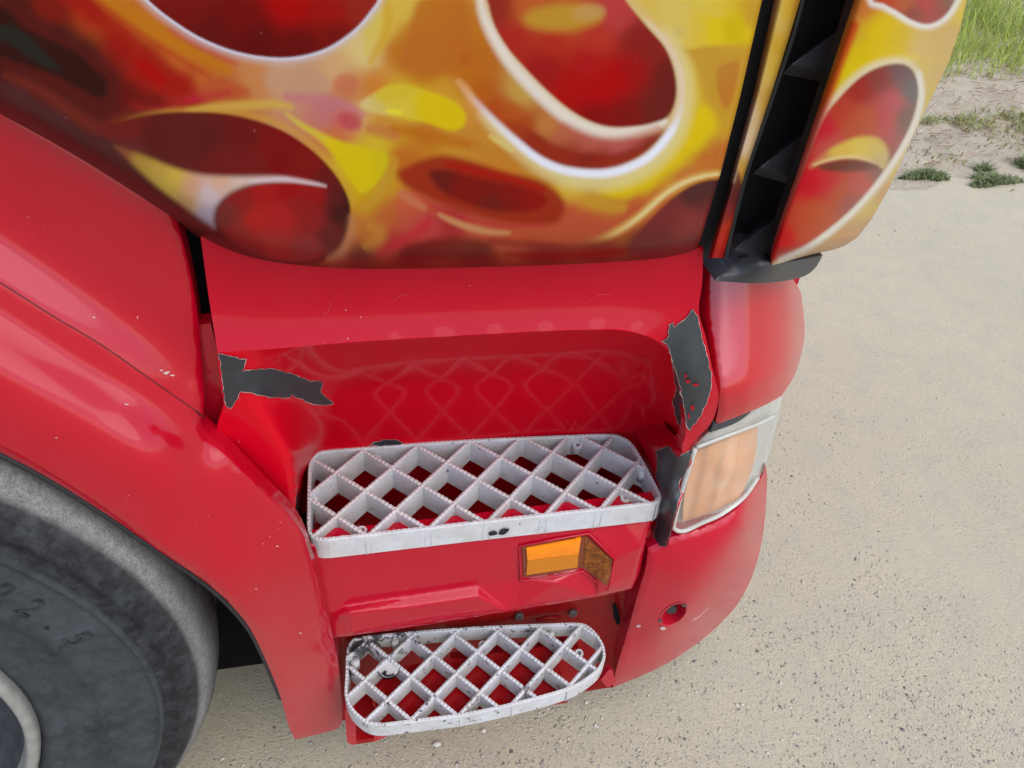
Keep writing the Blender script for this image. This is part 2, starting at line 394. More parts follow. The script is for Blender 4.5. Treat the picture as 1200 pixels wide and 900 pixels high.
def art_door(p):
    C = field(p, DOOR_BASE, 13)
    stroke(C, p, [(60,-20),(110,10),(150,50),(190,85),(220,108)], (152,22,14), 14, 16, .9)
    stroke(C, p, [(160,70),(175,84),(192,99)], (165,2,2), 5, 10, .8)
    brush(C, p, [(-40,-40),(0,-6),(30,12),(65,34),(100,54),(130,78),(142,104),(132,128),(110,130),(70,110),(30,92),(0,82),(-40,60)], (84,22,19), 12, 12, .9)
    brush(C, p, [(-30,-5),(0,7),(14,14),(26,30),(50,42),(75,53),(96,65),(110,80),(124,92),(126,110),(115,115),(95,105),(70,92),(45,82),(20,74),(0,66),(-30,50)], (47,19,15), 5, 4, .95)
    brush(C, p, [(-20,22),(0,29),(16,31),(36,45),(52,62),(72,81),(60,81),(40,71),(15,54),(0,46),(-20,38)], (37,36,29), 4, 4, .95)
    stroke(C, p, [(0,86),(30,98),(62,116),(92,138),(118,150),(150,136),(185,126)], (112,40,28), 5, 9, .85)
    stroke(C, p, [(-10,95),(20,112),(52,134),(86,156),(112,176)], (82,40,42), 6, 8, .85)
    stroke(C, p, [(104,-14),(140,11),(170,29),(204,49),(240,68),(275,86)], (184,114,22), 7, 11, .95)
    stroke(C, p, [(110,0),(145,26),(180,50),(215,72),(250,92)], (170,60,24), 2, 7, .7)
    stroke(C, p, [(196,33),(222,48),(250,62),(280,76)], (180,80,52), 2, 6, .8)
    stroke(C, p, [(215,118),(240,114),(262,109),(272,103)], (190,36,56), 2, 6, .8)
    brush(C, p, [(240,96),(262,92),(280,100),(292,108),(275,115),(250,118),(235,112)], (176,76,46), 5, 7, .8)
    stroke(C, p, [(215,131),(250,126),(285,124),(320,122),(345,126)], (198,164,72), 4, 6, .85)
    brush(C, p, [(310,90),(335,84),(370,84),(385,95),(380,110),(350,111),(320,104)], (186,143,112), 7, 8, .9)
    brush(C, p, ellipse(405,99,14,13,0), (188,110,76), 5, 6, .85)
    stroke(C, p, [(330,112),(356,116),(385,119),(408,126),(428,138)], (186,112,116), 5, 8, .85)
    brush(C, p, ellipse(411,142,13,9,25), (180,74,80), 4, 6, .9)
    stroke(C, p, [(428,150),(450,154),(470,160)], (184,108,66), 6, 8, .7)
    brush(C, p, [(468,76),(480,40),(492,0),(540,-10),(552,40),(566,72),(590,100),(560,100),(536,88),(510,86),(480,84)], [(490,60,178,104,38),(530,50,178,102,36),(555,85,178,106,22),(575,100,178,106,22),(500,20,180,110,30)], 7, 7, .95)
    brush(C, p, ellipse(547,70,8,9,0), (176,90,30), 4, 4, .8)
    stroke(C, p, [(436,-5),(440,20),(436,45),(430,66)], (205,184,90), 6, 6, .9)
    stroke(C, p, [(452,-5),(455,25),(446,52),(432,76)], (200,160,50), 4, 6, .8)
    brush(C, p, [(421,122),(440,108),(455,100),(475,99),(495,105),(520,113),(537,123),(546,135),(543,148),(535,152),(520,150),(500,144),(475,138),(450,135),(430,130)], [(428,124,204,182,120),(440,128,202,180,100),(450,112,202,180,50),(470,104,202,180,45),(470,128,206,186,60),(500,125,206,184,14),(530,135,206,184,12)], 3.5, 3.5, 1, 0, 9)
    brush(C, p, ellipse(462,131,10,3,8), (222,212,52), 2, 2, .8)
    stroke(C, p, [(440,138),(475,145),(505,153),(535,160)], (190,130,60), 2, 6, .6)
    stroke(C, p, [(455,150),(490,156),(525,164),(565,172)], (178,106,22), 6, 8, .85)
    brush(C, p, [(335,133),(360,147),(395,164),(430,174),(454,182),(452,200),(438,218),(423,226),(412,213),(398,190),(375,165),(352,149)], [(340,140,202,180,72),(370,158,202,180,55),(395,172,206,186,16),(430,200,205,186,12),(448,195,195,180,20)], 3.5, 4, 1, 0, 10)
    stroke(C, p, [(455,182),(462,190),(452,212),(440,232),(425,246)], (186,146,44), 4, 6, .8)
    stroke(C, p, [(534,92),(548,108),(562,128),(578,146),(594,160)], (208,152,84), 5, 6, .9)
    stroke(C, p, [(556,116),(568,132),(582,148)], (200,142,116), 3, 4, .8)
    stroke(C, p, [(572,158),(588,168),(602,178)], (206,186,90), 3, 4, .8)
    stroke(C, p, [(550,170),(585,182),(620,200),(655,214)], (184,126,40), 6, 8, .8)
    brush(C, p, [(800,52),(880,50),(892,0),(900,60),(868,150),(838,190),(828,130),(815,80)], [(830,70,184,144,46),(860,60,186,144,46),(860,130,186,146,44),(840,150,188,150,40),(850,180,180,100,44)], 8, 8, .9, 0, 14)
    brush(C, p, [(775,3),(795,4),(815,13),(845,21),(865,17),(870,30),(868,48),(850,52),(825,53),(805,57),(788,40)], [(785,15,206,182,92),(800,35,206,182,86),(820,35,204,180,60),(835,35,208,188,16),(860,35,194,176,16)], 3, 4, .95, 0, 9)
    brush(C, p, ellipse(795,38,6,7,0), (190,172,104), 4, 4, .6)
    brush(C, p, [(840,82),(852,74),(866,72),(863,100),(855,124),(849,127),(842,110)], [(845,85,178,124,48),(852,100,178,108,38)], 3, 3, .85)
    brush(C, p, [(700,226),(740,206),(780,182),(802,152),(826,124),(840,150),(818,168),(775,206),(735,230)], (208,186,14), 7, 8, .95)
    stroke(C, p, [(790,215),(815,200),(838,186)], (186,110,48), 6, 7, .8)
    brush(C, p, [(640,246),(680,250),(720,252),(760,236),(745,262),(715,276),(670,284),(630,276)], (178,80,50), 10, 10, .9)
    stroke(C, p, [(690,226),(712,240),(735,244)], (184,142,44), 6, 8, .8)
    # big upper oval with its white rim
    ov1 = [(150,-60),(155,-22),(176,3),(205,26),(240,47),(285,63),(335,68),(378,59),(412,38),(434,14),(446,-10),(440,-60),(300,-110)]
    brush(C, p, ov1, (196,182,186), 4, 11, .75, 2); brush(C, p, ov1, (216,214,226), 2, 3, .95, 1.6)
    brush(C, p, ov1, [(230,5,112,16,12),(280,20,110,10,8),(340,5,160,2,2),(390,15,150,14,8),(420,10,140,36,22),(300,48,92,8,8),(350,55,98,10,8),(395,42,110,14,12),(250,38,95,14,12),(340,-40,170,20,10),(220,-50,130,16,12)], 2, 1.5, 1, 0, 16)
    # pink flush and sharp tongue left of the swirl
    stroke(C, p, [(150,122),(185,128),(230,116),(272,108)], (165,26,42), 2, 9, .4)
    # swirl: yellow edge, dark teardrop, pale wedge, round pit
    tear = [(112,152),(150,140),(185,133),(225,131),(262,133),(300,141),(335,155),(366,176),(390,200),(405,224),(411,245),(408,270),(398,292),(372,308),(330,309),(290,296),(258,272),(225,245),(190,215),(160,190),(140,170)]
    stroke(C, p, [(120,150),(150,140),(185,132),(225,129),(265,130),(305,138),(340,152),(370,174),(393,199),(408,222),(414,245)], (192,150,60), 2.5, 5, .6, True, .3)
    brush(C, p, tear, [(150,152,95,24,20),(180,160,78,22,20),(215,165,80,24,22),(245,165,78,22,20),(285,160,92,18,16),(320,175,105,12,12),(355,195,108,14,14),(385,215,88,20,18),(398,240,52,18,16),(402,262,56,20,18),(390,290,85,32,30),(330,190,105,8,10),(260,185,95,22,20),(300,195,98,22,20),(150,180,84,36,34),(200,230,84,36,34),(250,275,82,34,32),(300,300,84,34,34)], 2.5, 2, 1, 0, 12, gain=1.3)
    wedge = [(132,170),(152,174),(178,184),(205,195),(238,203),(280,205),(325,205),(358,210),(382,218),(350,216),(318,215),(290,219),(268,229),(255,243),(252,258),(253,270),(238,262),(215,245),(185,222),(155,195)]
    brush(C, p, wedge, [(145,178,125,70,45),(165,190,158,125,52),(185,200,168,140,62),(205,208,185,158,60),(200,222,170,145,62),(225,218,186,140,110),(245,226,186,165,168),(255,214,190,150,120),(285,211,190,165,150),(320,209,190,160,155),(360,213,180,110,110),(245,252,150,135,145),(215,238,160,125,80)], 6, 4, 1, -1, 12, gain=1.2)
    stroke(C, p, [(290,213),(330,210),(360,214),(384,219)], (212,190,190), 1.5, 4, .8)
    pit = [(253,256),(258,240),(272,227),(295,218),(320,215),(345,215),(372,218),(398,224),(408,245),(404,272),(392,292),(372,304),(345,307),(310,302),(280,290),(262,275)]
    brush(C, p, pit, [(265,250,92,34,32),(280,235,110,24,22),(310,225,130,18,18),(340,222,122,8,10),(370,226,118,14,16),(395,230,70,20,20),(400,250,50,18,16),(300,260,140,26,22),(330,255,136,24,24),(350,240,112,22,22),(365,260,112,24,24),(385,275,80,26,24),(280,275,118,32,30),(320,285,132,34,32),(360,290,116,38,38),(300,298,112,32,30)], 3, 1.5, 1, 0, 11, gain=1.55)
    stroke(C, p, [(412,250),(410,275),(400,295),(382,305)], (178,120,85), 3, 7, .7)
    # central oval: outer crescent, white rims, red pit
    cres = [(548,70),(552,108),(568,130),(584,146),(602,162),(625,181),(652,195),(680,201),(705,202),(730,196),(756,182),(776,163),(788,143),(790,120),(740,140),(680,135),(620,95),(590,60),(570,50)]
    stroke(C, p, [(560,128),(583,152),(605,172),(632,193),(658,206),(684,211),(712,211),(738,205),(764,190),(785,168),(798,142),(803,112),(801,84),(790,54),(772,30)], (212,200,140), 8, 12, .8)
    brush(C, p, cres, [(550,80,178,104,25),(562,112,174,92,22),(580,130,168,72,22),(600,130,172,80,26),(615,150,160,66,24),(630,168,142,42,22),(665,183,140,40,22),(700,192,142,42,24),(740,182,140,44,28),(770,158,130,44,28),(640,150,184,120,60),(660,163,178,100,70),(690,172,176,90,70),(730,170,170,80,80),(690,182,130,36,22),(660,172,150,60,40),(610,110,186,150,70)], 8, 2, 1, 0, 11)
    brush(C, p, [(590,140),(602,162),(625,181),(652,195),(680,201),(705,202),(730,196),(756,182),(776,163),(785,150),(745,172),(700,180),(650,168),(610,142)], [(600,150,158,60,24),(625,168,142,42,22),(665,188,140,40,22),(700,194,142,42,24),(740,184,138,44,28),(770,160,126,44,30),(690,182,124,30,20)], 6, 2, .9, 0, 14)
    stroke(C, p, [(532,90),(545,106),(562,124),(583,146),(605,166),(630,186),(656,198),(684,203),(710,203),(735,197),(760,184),(780,163),(792,140),(797,112),(795,84),(784,56),(768,36),(752,20)], (226,226,234), 3.6, 5, 1, True, .3)
    inner = [(570,-20),(572,5),(579,30),(594,56),(613,78),(640,106),(666,128),(690,142),(714,149),(740,149),(764,145),(784,136),(793,113),(791,84),(780,56),(758,30),(735,2),(715,-30),(640,-60)]
    brush(C, p, inner, (208,178,120), 3, 13, .8, 5)
    stroke(C, p, [(562,-10),(566,15),(578,42),(600,76),(634,112),(664,137),(692,151),(718,156),(745,153),(770,146),(784,140)], (222,212,196), 5.5, 8, .95)
    stroke(C, p, [(655,145),(700,165),(740,163),(775,148)], (180,95,80), 4, 10, .5)
    brush(C, p, inner, [(582,10,140,40,28),(600,45,165,36,30),(620,10,180,90,40),(660,25,178,90,40),(650,50,170,40,26),(700,45,175,50,36),(725,20,176,60,60),(640,80,150,22,22),(670,100,165,10,12),(700,110,168,0,5),(720,90,166,0,5),(690,75,164,18,20),(745,80,150,14,14),(765,60,130,32,26),(780,85,105,28,24),(785,110,100,28,24),(770,130,104,30,24),(730,138,120,18,16),(700,135,125,14,12),(745,45,130,30,24),(640,-30,170,60,30)], 3, 2, 1, 0, 15)
    brush(C, p, ellipse(660,20,46,15,-3), (182,142,46), 8, 9, .95)
    brush(C, p, ellipse(690,14,18,8,-6), (188,148,90), 5, 7, .7)
    # dark red lozenge low in the middle
    brush(C, p, [(466,203),(485,191),(510,183),(530,183),(560,191),(595,203),(630,210),(650,222),(662,240),(656,258),(640,263),(600,262),(560,253),(525,241),(495,229),(473,216)], (146,42,20), 6, 6, .97)
    stroke(C, p, [(520,192),(560,202),(600,211),(640,224)], (158,20,10), 4, 8, .9)
    brush(C, p, [(503,203),(522,199),(560,208),(600,216),(635,226),(641,238),(625,247),(590,248),(555,241),(520,226)], [(515,208,100,24,20),(550,220,122,18,12),(600,232,124,18,14),(630,235,136,18,10),(580,245,104,26,22)], 5, 5, .95, 0, 12)
    stroke(C, p, [(480,226),(505,240),(540,254),(590,264),(645,264)], (176,44,50), 1, 5, .6)
    stroke(C, p, [(466,226),(482,234),(500,246)], (190,112,78), 4, 6, .85)
    stroke(C, p, [(512,250),(530,259),(552,267),(575,272),(600,273)], (194,134,88), 3, 4, .95)
    stroke(C, p, [(506,254),(496,266),(472,282),(440,300)], (186,40,52), 4, 8, .8)
    stroke(C, p, [(430,262),(445,275),(425,292)], (186,128,50), 6, 9, .6)
    brush(C, p, [(470,298),(495,284),(525,279),(560,281),(575,290),(560,300),(500,304)], [(500,290,112,22,20),(550,288,112,38,26)], 6, 7, .85)
    stroke(C, p, [(570,282),(610,286),(655,290),(690,292)], (136,38,34), 3, 6, .7)
    stroke(C, p, [(590,297),(640,299),(700,297),(740,292)], (146,20,16), 4, 7, .8)
    # lower right lobe against the door gap
    lobe = [(862,206),(845,209),(828,211),(810,217),(790,230),(768,250),(750,270),(740,285),(737,298),(800,300),(832,294),(872,230)]
    stroke(C, p, [(676,285),(705,279),(725,270),(750,253),(775,230),(800,214),(825,205),(858,201)], (208,170,90), 3, 6, .9, True, .3); stroke(C, p, [(700,281),(727,270),(752,252),(778,229),(802,214),(828,206),(850,204)], (216,200,140), 1.6, 2.5, .9, True, .35)
    brush(C, p, lobe, [(835,216,76,40,38),(812,230,76,40,38),(790,250,112,44,42),(770,270,112,42,40),(800,260,118,46,44),(805,262,140,60,52),(820,285,112,42,40),(840,250,110,40,40)], 3, 2, 1, 0, 14)
    brush(C, p, [(300,318),(450,306),(700,304),(830,292),(830,330),(300,340)], (112,30,28), 7, 8, .5)  # shade of the curled bottom edge painted as a darker band
    brush(C, p, [(-80,66),(60,146),(130,190),(220,250),(310,302),(310,330),(-80,140)], (100,36,36), 7, 9, .5)  # same painted shade along the rising left edge
    return C
def art_pillar(p):
    C = field(p, [(885,10,196,160,55),(905,10,205,186,120),(920,10,196,165,45),(938,10,176,125,40),(890,80,200,175,110),(905,80,196,165,55),(918,60,192,155,50),(880,130,200,180,150),(895,130,194,158,52),(905,120,184,140,48),(872,170,208,186,160),(885,175,196,165,90),(866,195,190,150,70),(880,205,190,140,45),(860,250,165,40,30),(870,255,190,75,35),(850,285,170,36,24),(855,230,92,40,40),(840,300,150,20,20),(920,-100,196,160,55)], 12)
    brush(C, p, [(838,300),(850,215),(862,196),(869,210),(871,228),(862,250),(845,270)], [(858,220,100,44,44),(866,225,76,38,38),(852,255,120,42,42),(846,275,165,50,40)], 4, 3, .9)
    stroke(C, p, [(866,165),(862,190),(858,215)], (205,185,150), 2, 5, .7)
    return C
def art_deflector(p):
    C = field(p, [(1005,10,190,110,50),(1000,40,196,160,40),(1010,60,204,182,14),(1030,40,205,182,12),(1050,50,198,172,25),(1020,80,205,186,12),(990,100,205,182,16),(980,120,204,180,12),(1000,90,206,190,14),(1045,60,204,182,30),(1080,60,200,170,100),(1095,60,200,168,100),(1100,90,200,170,100),(1110,40,198,165,95),(1125,10,205,178,70),(1085,110,200,178,80),(1085,75,205,180,85),(1075,150,196,164,98),(1050,205,198,172,80),(1040,220,192,150,96),(1015,250,198,176,80),(1000,285,196,146,94),(970,292,194,150,90),(1020,262,192,140,110),(930,304,198,150,90),(960,-100,200,170,30),(1120,-100,196,160,60),(985,140,186,30,45),(950,230,184,14,26),(920,290,180,14,26)], 12)
    top = [(1020,-6),(1035,5),(1050,13),(1068,24),(1087,29),(1104,22),(1117,6),(1124,-20),(1110,-80),(1030,-80)]
    brush(C, p, top, (218,214,204), 3, 6, .95, 4)
    brush(C, p, top, [(1040,2,176,70,40),(1060,5,170,90,50),(1070,15,130,60,50),(1085,5,168,50,52),(1100,10,150,60,60),(1112,4,120,74,70),(1080,-30,170,70,40)], 3, 2, 1, 0, 10)
    stroke(C, p, [(1010,85),(1030,76),(1055,70),(1080,66)], (210,190,60), 3, 7, .7)
    ov = [(964,140),(985,112),(1008,90),(1030,78),(1052,74),(1066,78),(1075,92),(1077,110),(1072,135),(1060,165),(1045,190),(1028,214),(1005,240),(980,262),(950,285),(925,300),(905,306),(903,296),(920,250),(940,200)]
    brush(C, p, ov, (212,198,160), 3, 8, .95, 4)
    brush(C, p, ov, [(950,215,186,18,34),(925,280,182,14,26),(968,150,184,30,46),(985,130,172,60,42),(1010,105,150,44,34),(1030,95,130,54,48),(1060,85,105,74,74),(1070,105,96,90,86),(1062,140,112,80,70),(1045,120,178,74,78),(1038,140,180,60,66),(1015,140,176,80,44),(1000,150,172,78,46),(980,172,180,80,70),(970,215,182,40,48),(960,250,174,80,42),(985,225,172,78,44),(1010,215,176,72,60),(1030,200,130,80,70),(1000,240,150,74,66),(940,275,172,76,44),(935,290,178,60,50)], 3, 2, 1, 0, 11)
    band = [(950,195),(965,182),(985,170),(1008,162),(1030,164),(1040,180),(1037,196),(1025,189),(1005,184),(985,184),(968,188)]
    brush(C, p, band, [(960,190,190,120,80),(985,175,202,176,74),(1010,170,204,184,76),(1030,172,200,176,84),(1035,190,190,168,110)], 3, 6, .95, 0, 10)
    stroke(C, p, [(952,194),(972,187),(992,184),(1012,186),(1037,197)], (214,190,130), 1.5, 3, .9)
    brush(C, p, [(958,195),(985,188),(1005,188),(1030,195),(1010,200),(985,201),(965,199)], (104,54,40), 3, 4, .95)
    stroke(C, p, [(1077,86),(1080,112),(1073,142),(1058,172),(1040,200),(1015,232),(985,262),(950,288),(915,304)], (222,214,200), 2, 4, .9, False)
    stroke(C, p, [(1000,30),(970,110),(940,190),(915,255),(900,305)], (188,14,26), 5, 6, .8, False)
    stroke(C, p, [(1070,190),(1050,225),(1020,262)], (190,135,125), 1.5, 5, .6)
    return C
def painted_skin(name, G, depthY, art, mat, parent, rim):
    """structured sheet: G is an (nv, nu, 2) grid on the unfolded panel; the artwork lies on its own colour layer"""
    nv, nu, _ = G.shape; V = PV(G[..., 0], G[..., 1], depthY).reshape(-1, 3)
    i = np.arange(nv-1)[:, None]*nu+np.arange(nu-1)[None]
    Q = np.stack([i, i+nu, i+nu+1, i+1], -1).reshape(-1, 4)
    a, b, c = V[Q[len(Q)//2][0]], V[Q[len(Q)//2][1]], V[Q[len(Q)//2][2]]
    if np.cross(b-a, c-a)@(EYE-a) < 0: Q = Q[:, ::-1]
    o = np_mesh(name, V, Q, mat, parent, smooth=True)
    C = np.c_[np.clip(art(G.reshape(-1, 2)), .0005, 1), np.ones(nv*nu)]
    at = o.data.color_attributes.new('airbrush', 'FLOAT_COLOR', 'POINT'); at.data.foreach_set('color', C.astype(np.float32).ravel())
    return o
def poly_at(line, y):                          # x on a polyline given by y
    l = np.array(line, float); o = np.argsort(l[:, 1]); return np.interp(y, l[o, 1], l[o, 0])

# ------------------------------------------------------------------ the truck
truck = thing('truck', 'red truck cab corner with airbrushed flames, white lattice steps and peeling paint', 'truck')
DOOR_EDGE = [(-140,55),(-60,102),(0,137),(60,170),(120,206),(205,261),(250,289),(300,308),(370,318),(450,321),(600,318),(700,314),(770,309),(800,304),(815,299)]
def build_door():
    nu = 470; base = catmull(DOOR_EDGE, 24); L = np.r_[0, np.cumsum(np.hypot(*np.diff(base, axis=0).T))]
    u = np.linspace(0, L[-1], nu); B = np.c_[np.interp(u, L, base[:, 0]), np.interp(u, L, base[:, 1])]
    front = [(950,-250),(893,0),(868,110),(844,205),(815,299)]
    xt = np.interp(np.linspace(0, 1, nu), [0, 1], [-140, 949]); T = np.c_[xt, np.full(nu, -250.)]
    d = np.r_[np.linspace(0, 24, 16)[:-1], np.arange(24, 340, 1.9), np.linspace(342, 570, 20)]; t = d/570.
    G = B[None]*(1-t[:, None, None])+T[None]*t[:, None, None]
    # pull the front columns on to the real front edge
    fx = poly_at(front, G[..., 1]); s = np.linspace(0, 1, nu)[None]
    lx = G[:, -1:, 0]; G[..., 0] += (fx-lx)*np.clip((s-.5)/.5, 0, 1)**1.5*(np.abs(fx-lx) < 60)
    dd = np.broadcast_to(d[:, None], G.shape[:2])
    Y = -.062 + .085*np.exp(-dd/9.) + .012*np.exp(-dd/60.) + np.clip((G[..., 0]-650)/250, 0, 1)**2*.018 + np.clip(-G[..., 1]/250, 0, 1)*.03
    e = np.clip((1-np.linspace(0, 1, nu))[None]*L[-1]/7, 0, 1); Y = Y+.012*(1-np.sqrt(np.clip(1-(1-e)**2, 0, 1)))
    return painted_skin('door', G, Y, art_door, M_flame, truck, .03)
door = build_door()
def strip_grid(left, right, ys, nu):
    x0 = poly_at(left, ys); x1 = poly_at(right, ys); s = np.linspace(0, 1, nu)
    return np.stack([x0[:, None]+(x1-x0)[:, None]*s, np.repeat(ys[:, None], nu, 1)], -1), s
ys = np.r_[np.linspace(-250, -4, 16), np.arange(0, 304, 1.8)]
G, s = strip_grid([(962,-250),(907,0),(884,105),(852,225),(829,303)], [(996,-250),(941,0),(906,110),(874,205),(849,304)], ys, 26)
painted_skin('pillar_strip', G, -.035+.03*(2*s[None]-1)**4+.012*s[None]+np.clip(-ys[:, None]/250, 0, 1)*.03, art_pillar, M_flame, truck, .03)
# corner air deflector, turning towards the front of the cab
ys = np.r_[np.linspace(-250, -4, 16), np.arange(0, 300, 1.8)]
Ld = [(1072,-250),(1001,0),(984,52),(958,130),(932,208),(909,272),(900,300)]
Rd = [(1200,-250),(1134,-8),(1126,30),(1112,72),(1093,112),(1074,150),(1056,190),(1040,224),(1022,256),(1005,278),(990,288),(975,294),(950,299)]
G, s = strip_grid(Ld, Rd, ys, 90)
low = sm(285, 300, ys)[:, None]
G[..., 1] += low*(6*(1-s[None])-1*s[None])+np.clip(ys[:, None]-250, 0, 60)/50*8*(1-s[None])
Yd = -.055+.165*s[None]**3.2+.02*np.exp(-s[None]/.025)+np.clip(-ys[:, None]/250, 0, 1)*.03+.03*sm(280, 300, ys)[:, None]**2
defl = painted_skin('air_deflector', G, Yd, art_deflector, M_flame, truck, .03)
def add_return(o, G, Y, dy, mat, name, side):  # folded return along one side of a sheet
    e = PV(G[:, side, 0], G[:, side, 1], Y[:, side]); V = np.vstack([e, e+np.array([0, dy, 0])]); n = len(e)
    F = [[i, i+1, n+i+1, n+i] for i in range(n-1)]
    return mesh(name, V, F, mat, o, smooth=True)
add_return(defl, G, np.broadcast_to(Yd, G.shape[:2]), .45, M_red, 'front_return', -1)
add_return(defl, G, np.broadcast_to(Yd, G.shape[:2]), .012, M_black, 'duct_edge', 0)
# dark rubber in the door gap, louvred duct with vanes, end cap
panel('door_seal', [(952,-250,1),(966,-250,1),(908,0),(885,105),(853,225),(830,303,1),(812,303,1),(842,205),(866,110),(891,0)], lambda x, y: .0+0*x, M_rubber, truck, 14, .01)
panel('duct_back', [(990,-250,1),(1085,-250,1),(1006,0),(940,205),(906,306,1),(846,306,1),(872,208),(905,108),(937,0)], lambda x, y: .035+0*x, M_black, truck, 14, .01)
panel('duct_lip', [(994,-250,1),(998,-250,1),(943,0),(909,110),(876,208),(852,304,1),(848,304,1),(872,208),(905,110),(939,0)], lambda x, y: -.012+0*x, M_black, truck, 8, .04)
for (a, b, c) in (((927,76),(978,36),(974,84)),((891,196),(942,154),(934,209)),((861,292),(908,252),(899,306)),((964,-46),(1014,-80),(1008,-36)),((999,-165),(1050,-200),(1044,-154))):
    tip, top, bot = P(*a, -.016), P(b[0]+16, b[1]-8, .028), P(c[0]+16, c[1]+5, .004); mid = (tip+top+bot)/3+np.array([0, -.002, .001])
    lo = [q+np.array([0, .01, -.012]) for q in (tip, bot)]
    V = [tip, top, bot, mid, lo[0], lo[1], top+np.array([0, .03, -.02])]; V[3] = tip+np.array([0, .005, -.006])
    o = mesh('vane', V, [[0,2,1],[0,4,5,2],[0,1,6,4],[1,2,5,6]], M_vane, truck)
    bv = o.modifiers.new('bevel', 'BEVEL'); bv.width = .0015; bv.segments = 2
panel('duct_cap', [(838,329,1),(848,312),(860,298,1),(884,302),(906,308,1),(935,305),(964,299,1),(957,312),(944,323),(920,329),(885,332)], [(838,329,-.03),(860,298,.0),(906,308,-.03),(964,299,.08),(944,323,.06),(900,325,-.02),(885,332,-.025),(920,329,.02)], M_vane, truck, 6, .2, .006, 5)

# side skin under the door, and the step recess below its fold
FOLD = [(255,413),(290,411),(345,407),(400,402),(460,398),(520,394.5),(580,391),(640,388),(690,386.5),(725,387),(752,392),(772,401),(786,416),(793,440),(800,470),(804,495),(803,511),(799,522)]
FOLD_Y = -.026
def fold_at(x): return float(np.interp(x, [p[0] for p in FOLD[:12]], [p[1] for p in FOLD[:12]]))
def lip_at(x): return float(np.interp(x, [p[0] for p in DOOR_EDGE], [p[1] for p in DOOR_EDGE]))
SP = []
for x_ in (255, 300, 350, 400, 460, 520, 580, 640, 700, 750):
    f_ = fold_at(x_); l_ = lip_at(x_)-14; h_ = f_-l_
    SP += slope_col([(x_, f_), (x_, f_-.16*h_), (x_, f_-.36*h_), (x_, f_-.62*h_), (x_, l_)], [30, 22, 10, 3], FOLD_Y)
_k = SP[-5:]
SP += [(820, 296, _k[-1][2]), (820, 330, _k[3][2]-.002), (819,364,-.014), (787,392,-.024), (812,440,-.036), (818,485,-.03), (833,430,-.028), (842,460,-.024), (837,494,-.016), (803,530,-.02)]
SP += [(x, y, FOLD_Y) for x, y in FOLD[11:]]
sill_depth = tps(SP, 3e-4)
fold_px = catmull(FOLD, 5)
right_edge = [(822,534-34),(842,460)]
o1 = smooth_outline([(255,413,1),(245,350),(235,277,1),(300,296),(420,306),(600,305),(760,298),(824,290,1),(823,330),(819,364),(827,395),(835,432),(842,462),(839,482),(832,498),(816,514),(800,536,1),(799,522,1)], 7)
o1 = o1[:-1] if np.linalg.norm(o1[-1]-o1[0]) < 2 else o1
i799 = np.argmin(np.hypot(*(o1-np.array([799,522])).T))
out_sill = np.vstack([o1[:i799], fold_px[::-1][:-1]])
panel('sill_panel', [tuple(p) for p in out_sill], sill_depth, M_red, truck, 7, .02, raw=True)
GY = [380, 412, 440, 480, 510, 530, 560, 600, 640]; G0 = [262, 262, 272, 298, 320, 336, 343, 343, 343]; G1 = [440, 430, 420, 402, 388, 376, 359, 354, 353]
def rec_depth(x, y):
    x = np.asarray(x, float); y = np.asarray(y, float); q = np.c_[x.ravel(), y.ravel()]
    df = seg_dist(q, fold_px, False).reshape(x.shape)
    g0, g1 = np.interp(y, GY, G0), np.interp(y, GY, G1); k = np.clip((x-g0)/(g1-g0), 0, 1); k = k*k*(3-2*k)
    yf = FOLD_Y+0*x
    g = 1-(1-np.clip(df/62, 0, 1))**2.4
    deep = yf+(np.interp(y, [380, 430, 515, 560], [.080, .105, .172, .185])-np.clip((x-640)/100, 0, 1)*.012-yf)*g
    flat = np.interp(y, [400, 413, 510, 604], [-.026, -.026, -.012, .003])
    return flat*(1-k)+deep*k
low_edge = smooth_outline([(799,522,1),(800,536,1),(782,560),(781,582,1),(740,590),(600,600),(450,605),(372,600,1),(358,600),(346,606,1),(300,560),(268,524),(252,509,1),(257,490),(262,475),(258,445),(255,413,1),(256,414,1)], 7)
i1 = np.argmin(np.hypot(*(low_edge-np.array([255,413])).T))
out_rec = np.vstack([fold_px[:-1], low_edge[:i1]])
panel('step_recess', [tuple(p) for p in out_rec], rec_depth, M_recess, truck, 7, .015, raw=True)
# bare plastic where the paint has come off, with the torn paint edge round it
def chip(outline, depth, lift=.0008, mat=None):
    pts = np.array(outline, float)
    q = []
    for a, b in zip(pts, np.roll(pts, -1, 0)):
        n = max(1, int(np.linalg.norm(b-a)/3.2))
        for i in range(n):
            j = rng.normal(size=2)*(.62 if i else 0); q.append(a+(b-a)*i/n+j)
    q = np.array(q); c = q.mean(0)
    d = q-np.roll(q, 1, 0); e = np.roll(q, -1, 0)-q; t = d/np.maximum(np.hypot(*d.T), .01)[:, None]+e/np.maximum(np.hypot(*e.T), .01)[:, None]
    nrm = np.c_[t[:, 1], -t[:, 0]]/np.maximum(np.hypot(*t.T), .05)[:, None]
    area = .5*np.sum(q[:, 0]*np.roll(q[:, 1], -1)-np.roll(q[:, 0], -1)*q[:, 1])
    nrm *= np.sign(area)
    o = panel('bare_plastic_patch', [tuple(p) for p in q], depth, mat or M_primer, truck, 6, 0, off=-lift*1.8, raw=True)
    w = .05+.6*rng.random(len(q))[:, None]**3
    Vo = PV(*(q+nrm*w).T, depth(*(q+nrm*w).T)-lift*2.4); Vi = PV(*(q-nrm*.15).T, depth(*(q-nrm*.15).T)-lift*2.4); n = len(q)
    r = mesh('torn_paint_edge', np.vstack([Vo, Vi]), [[i, (i+1) % n, n+(i+1) % n, n+i] for i in range(n)], M_chipedge, o)
    return o
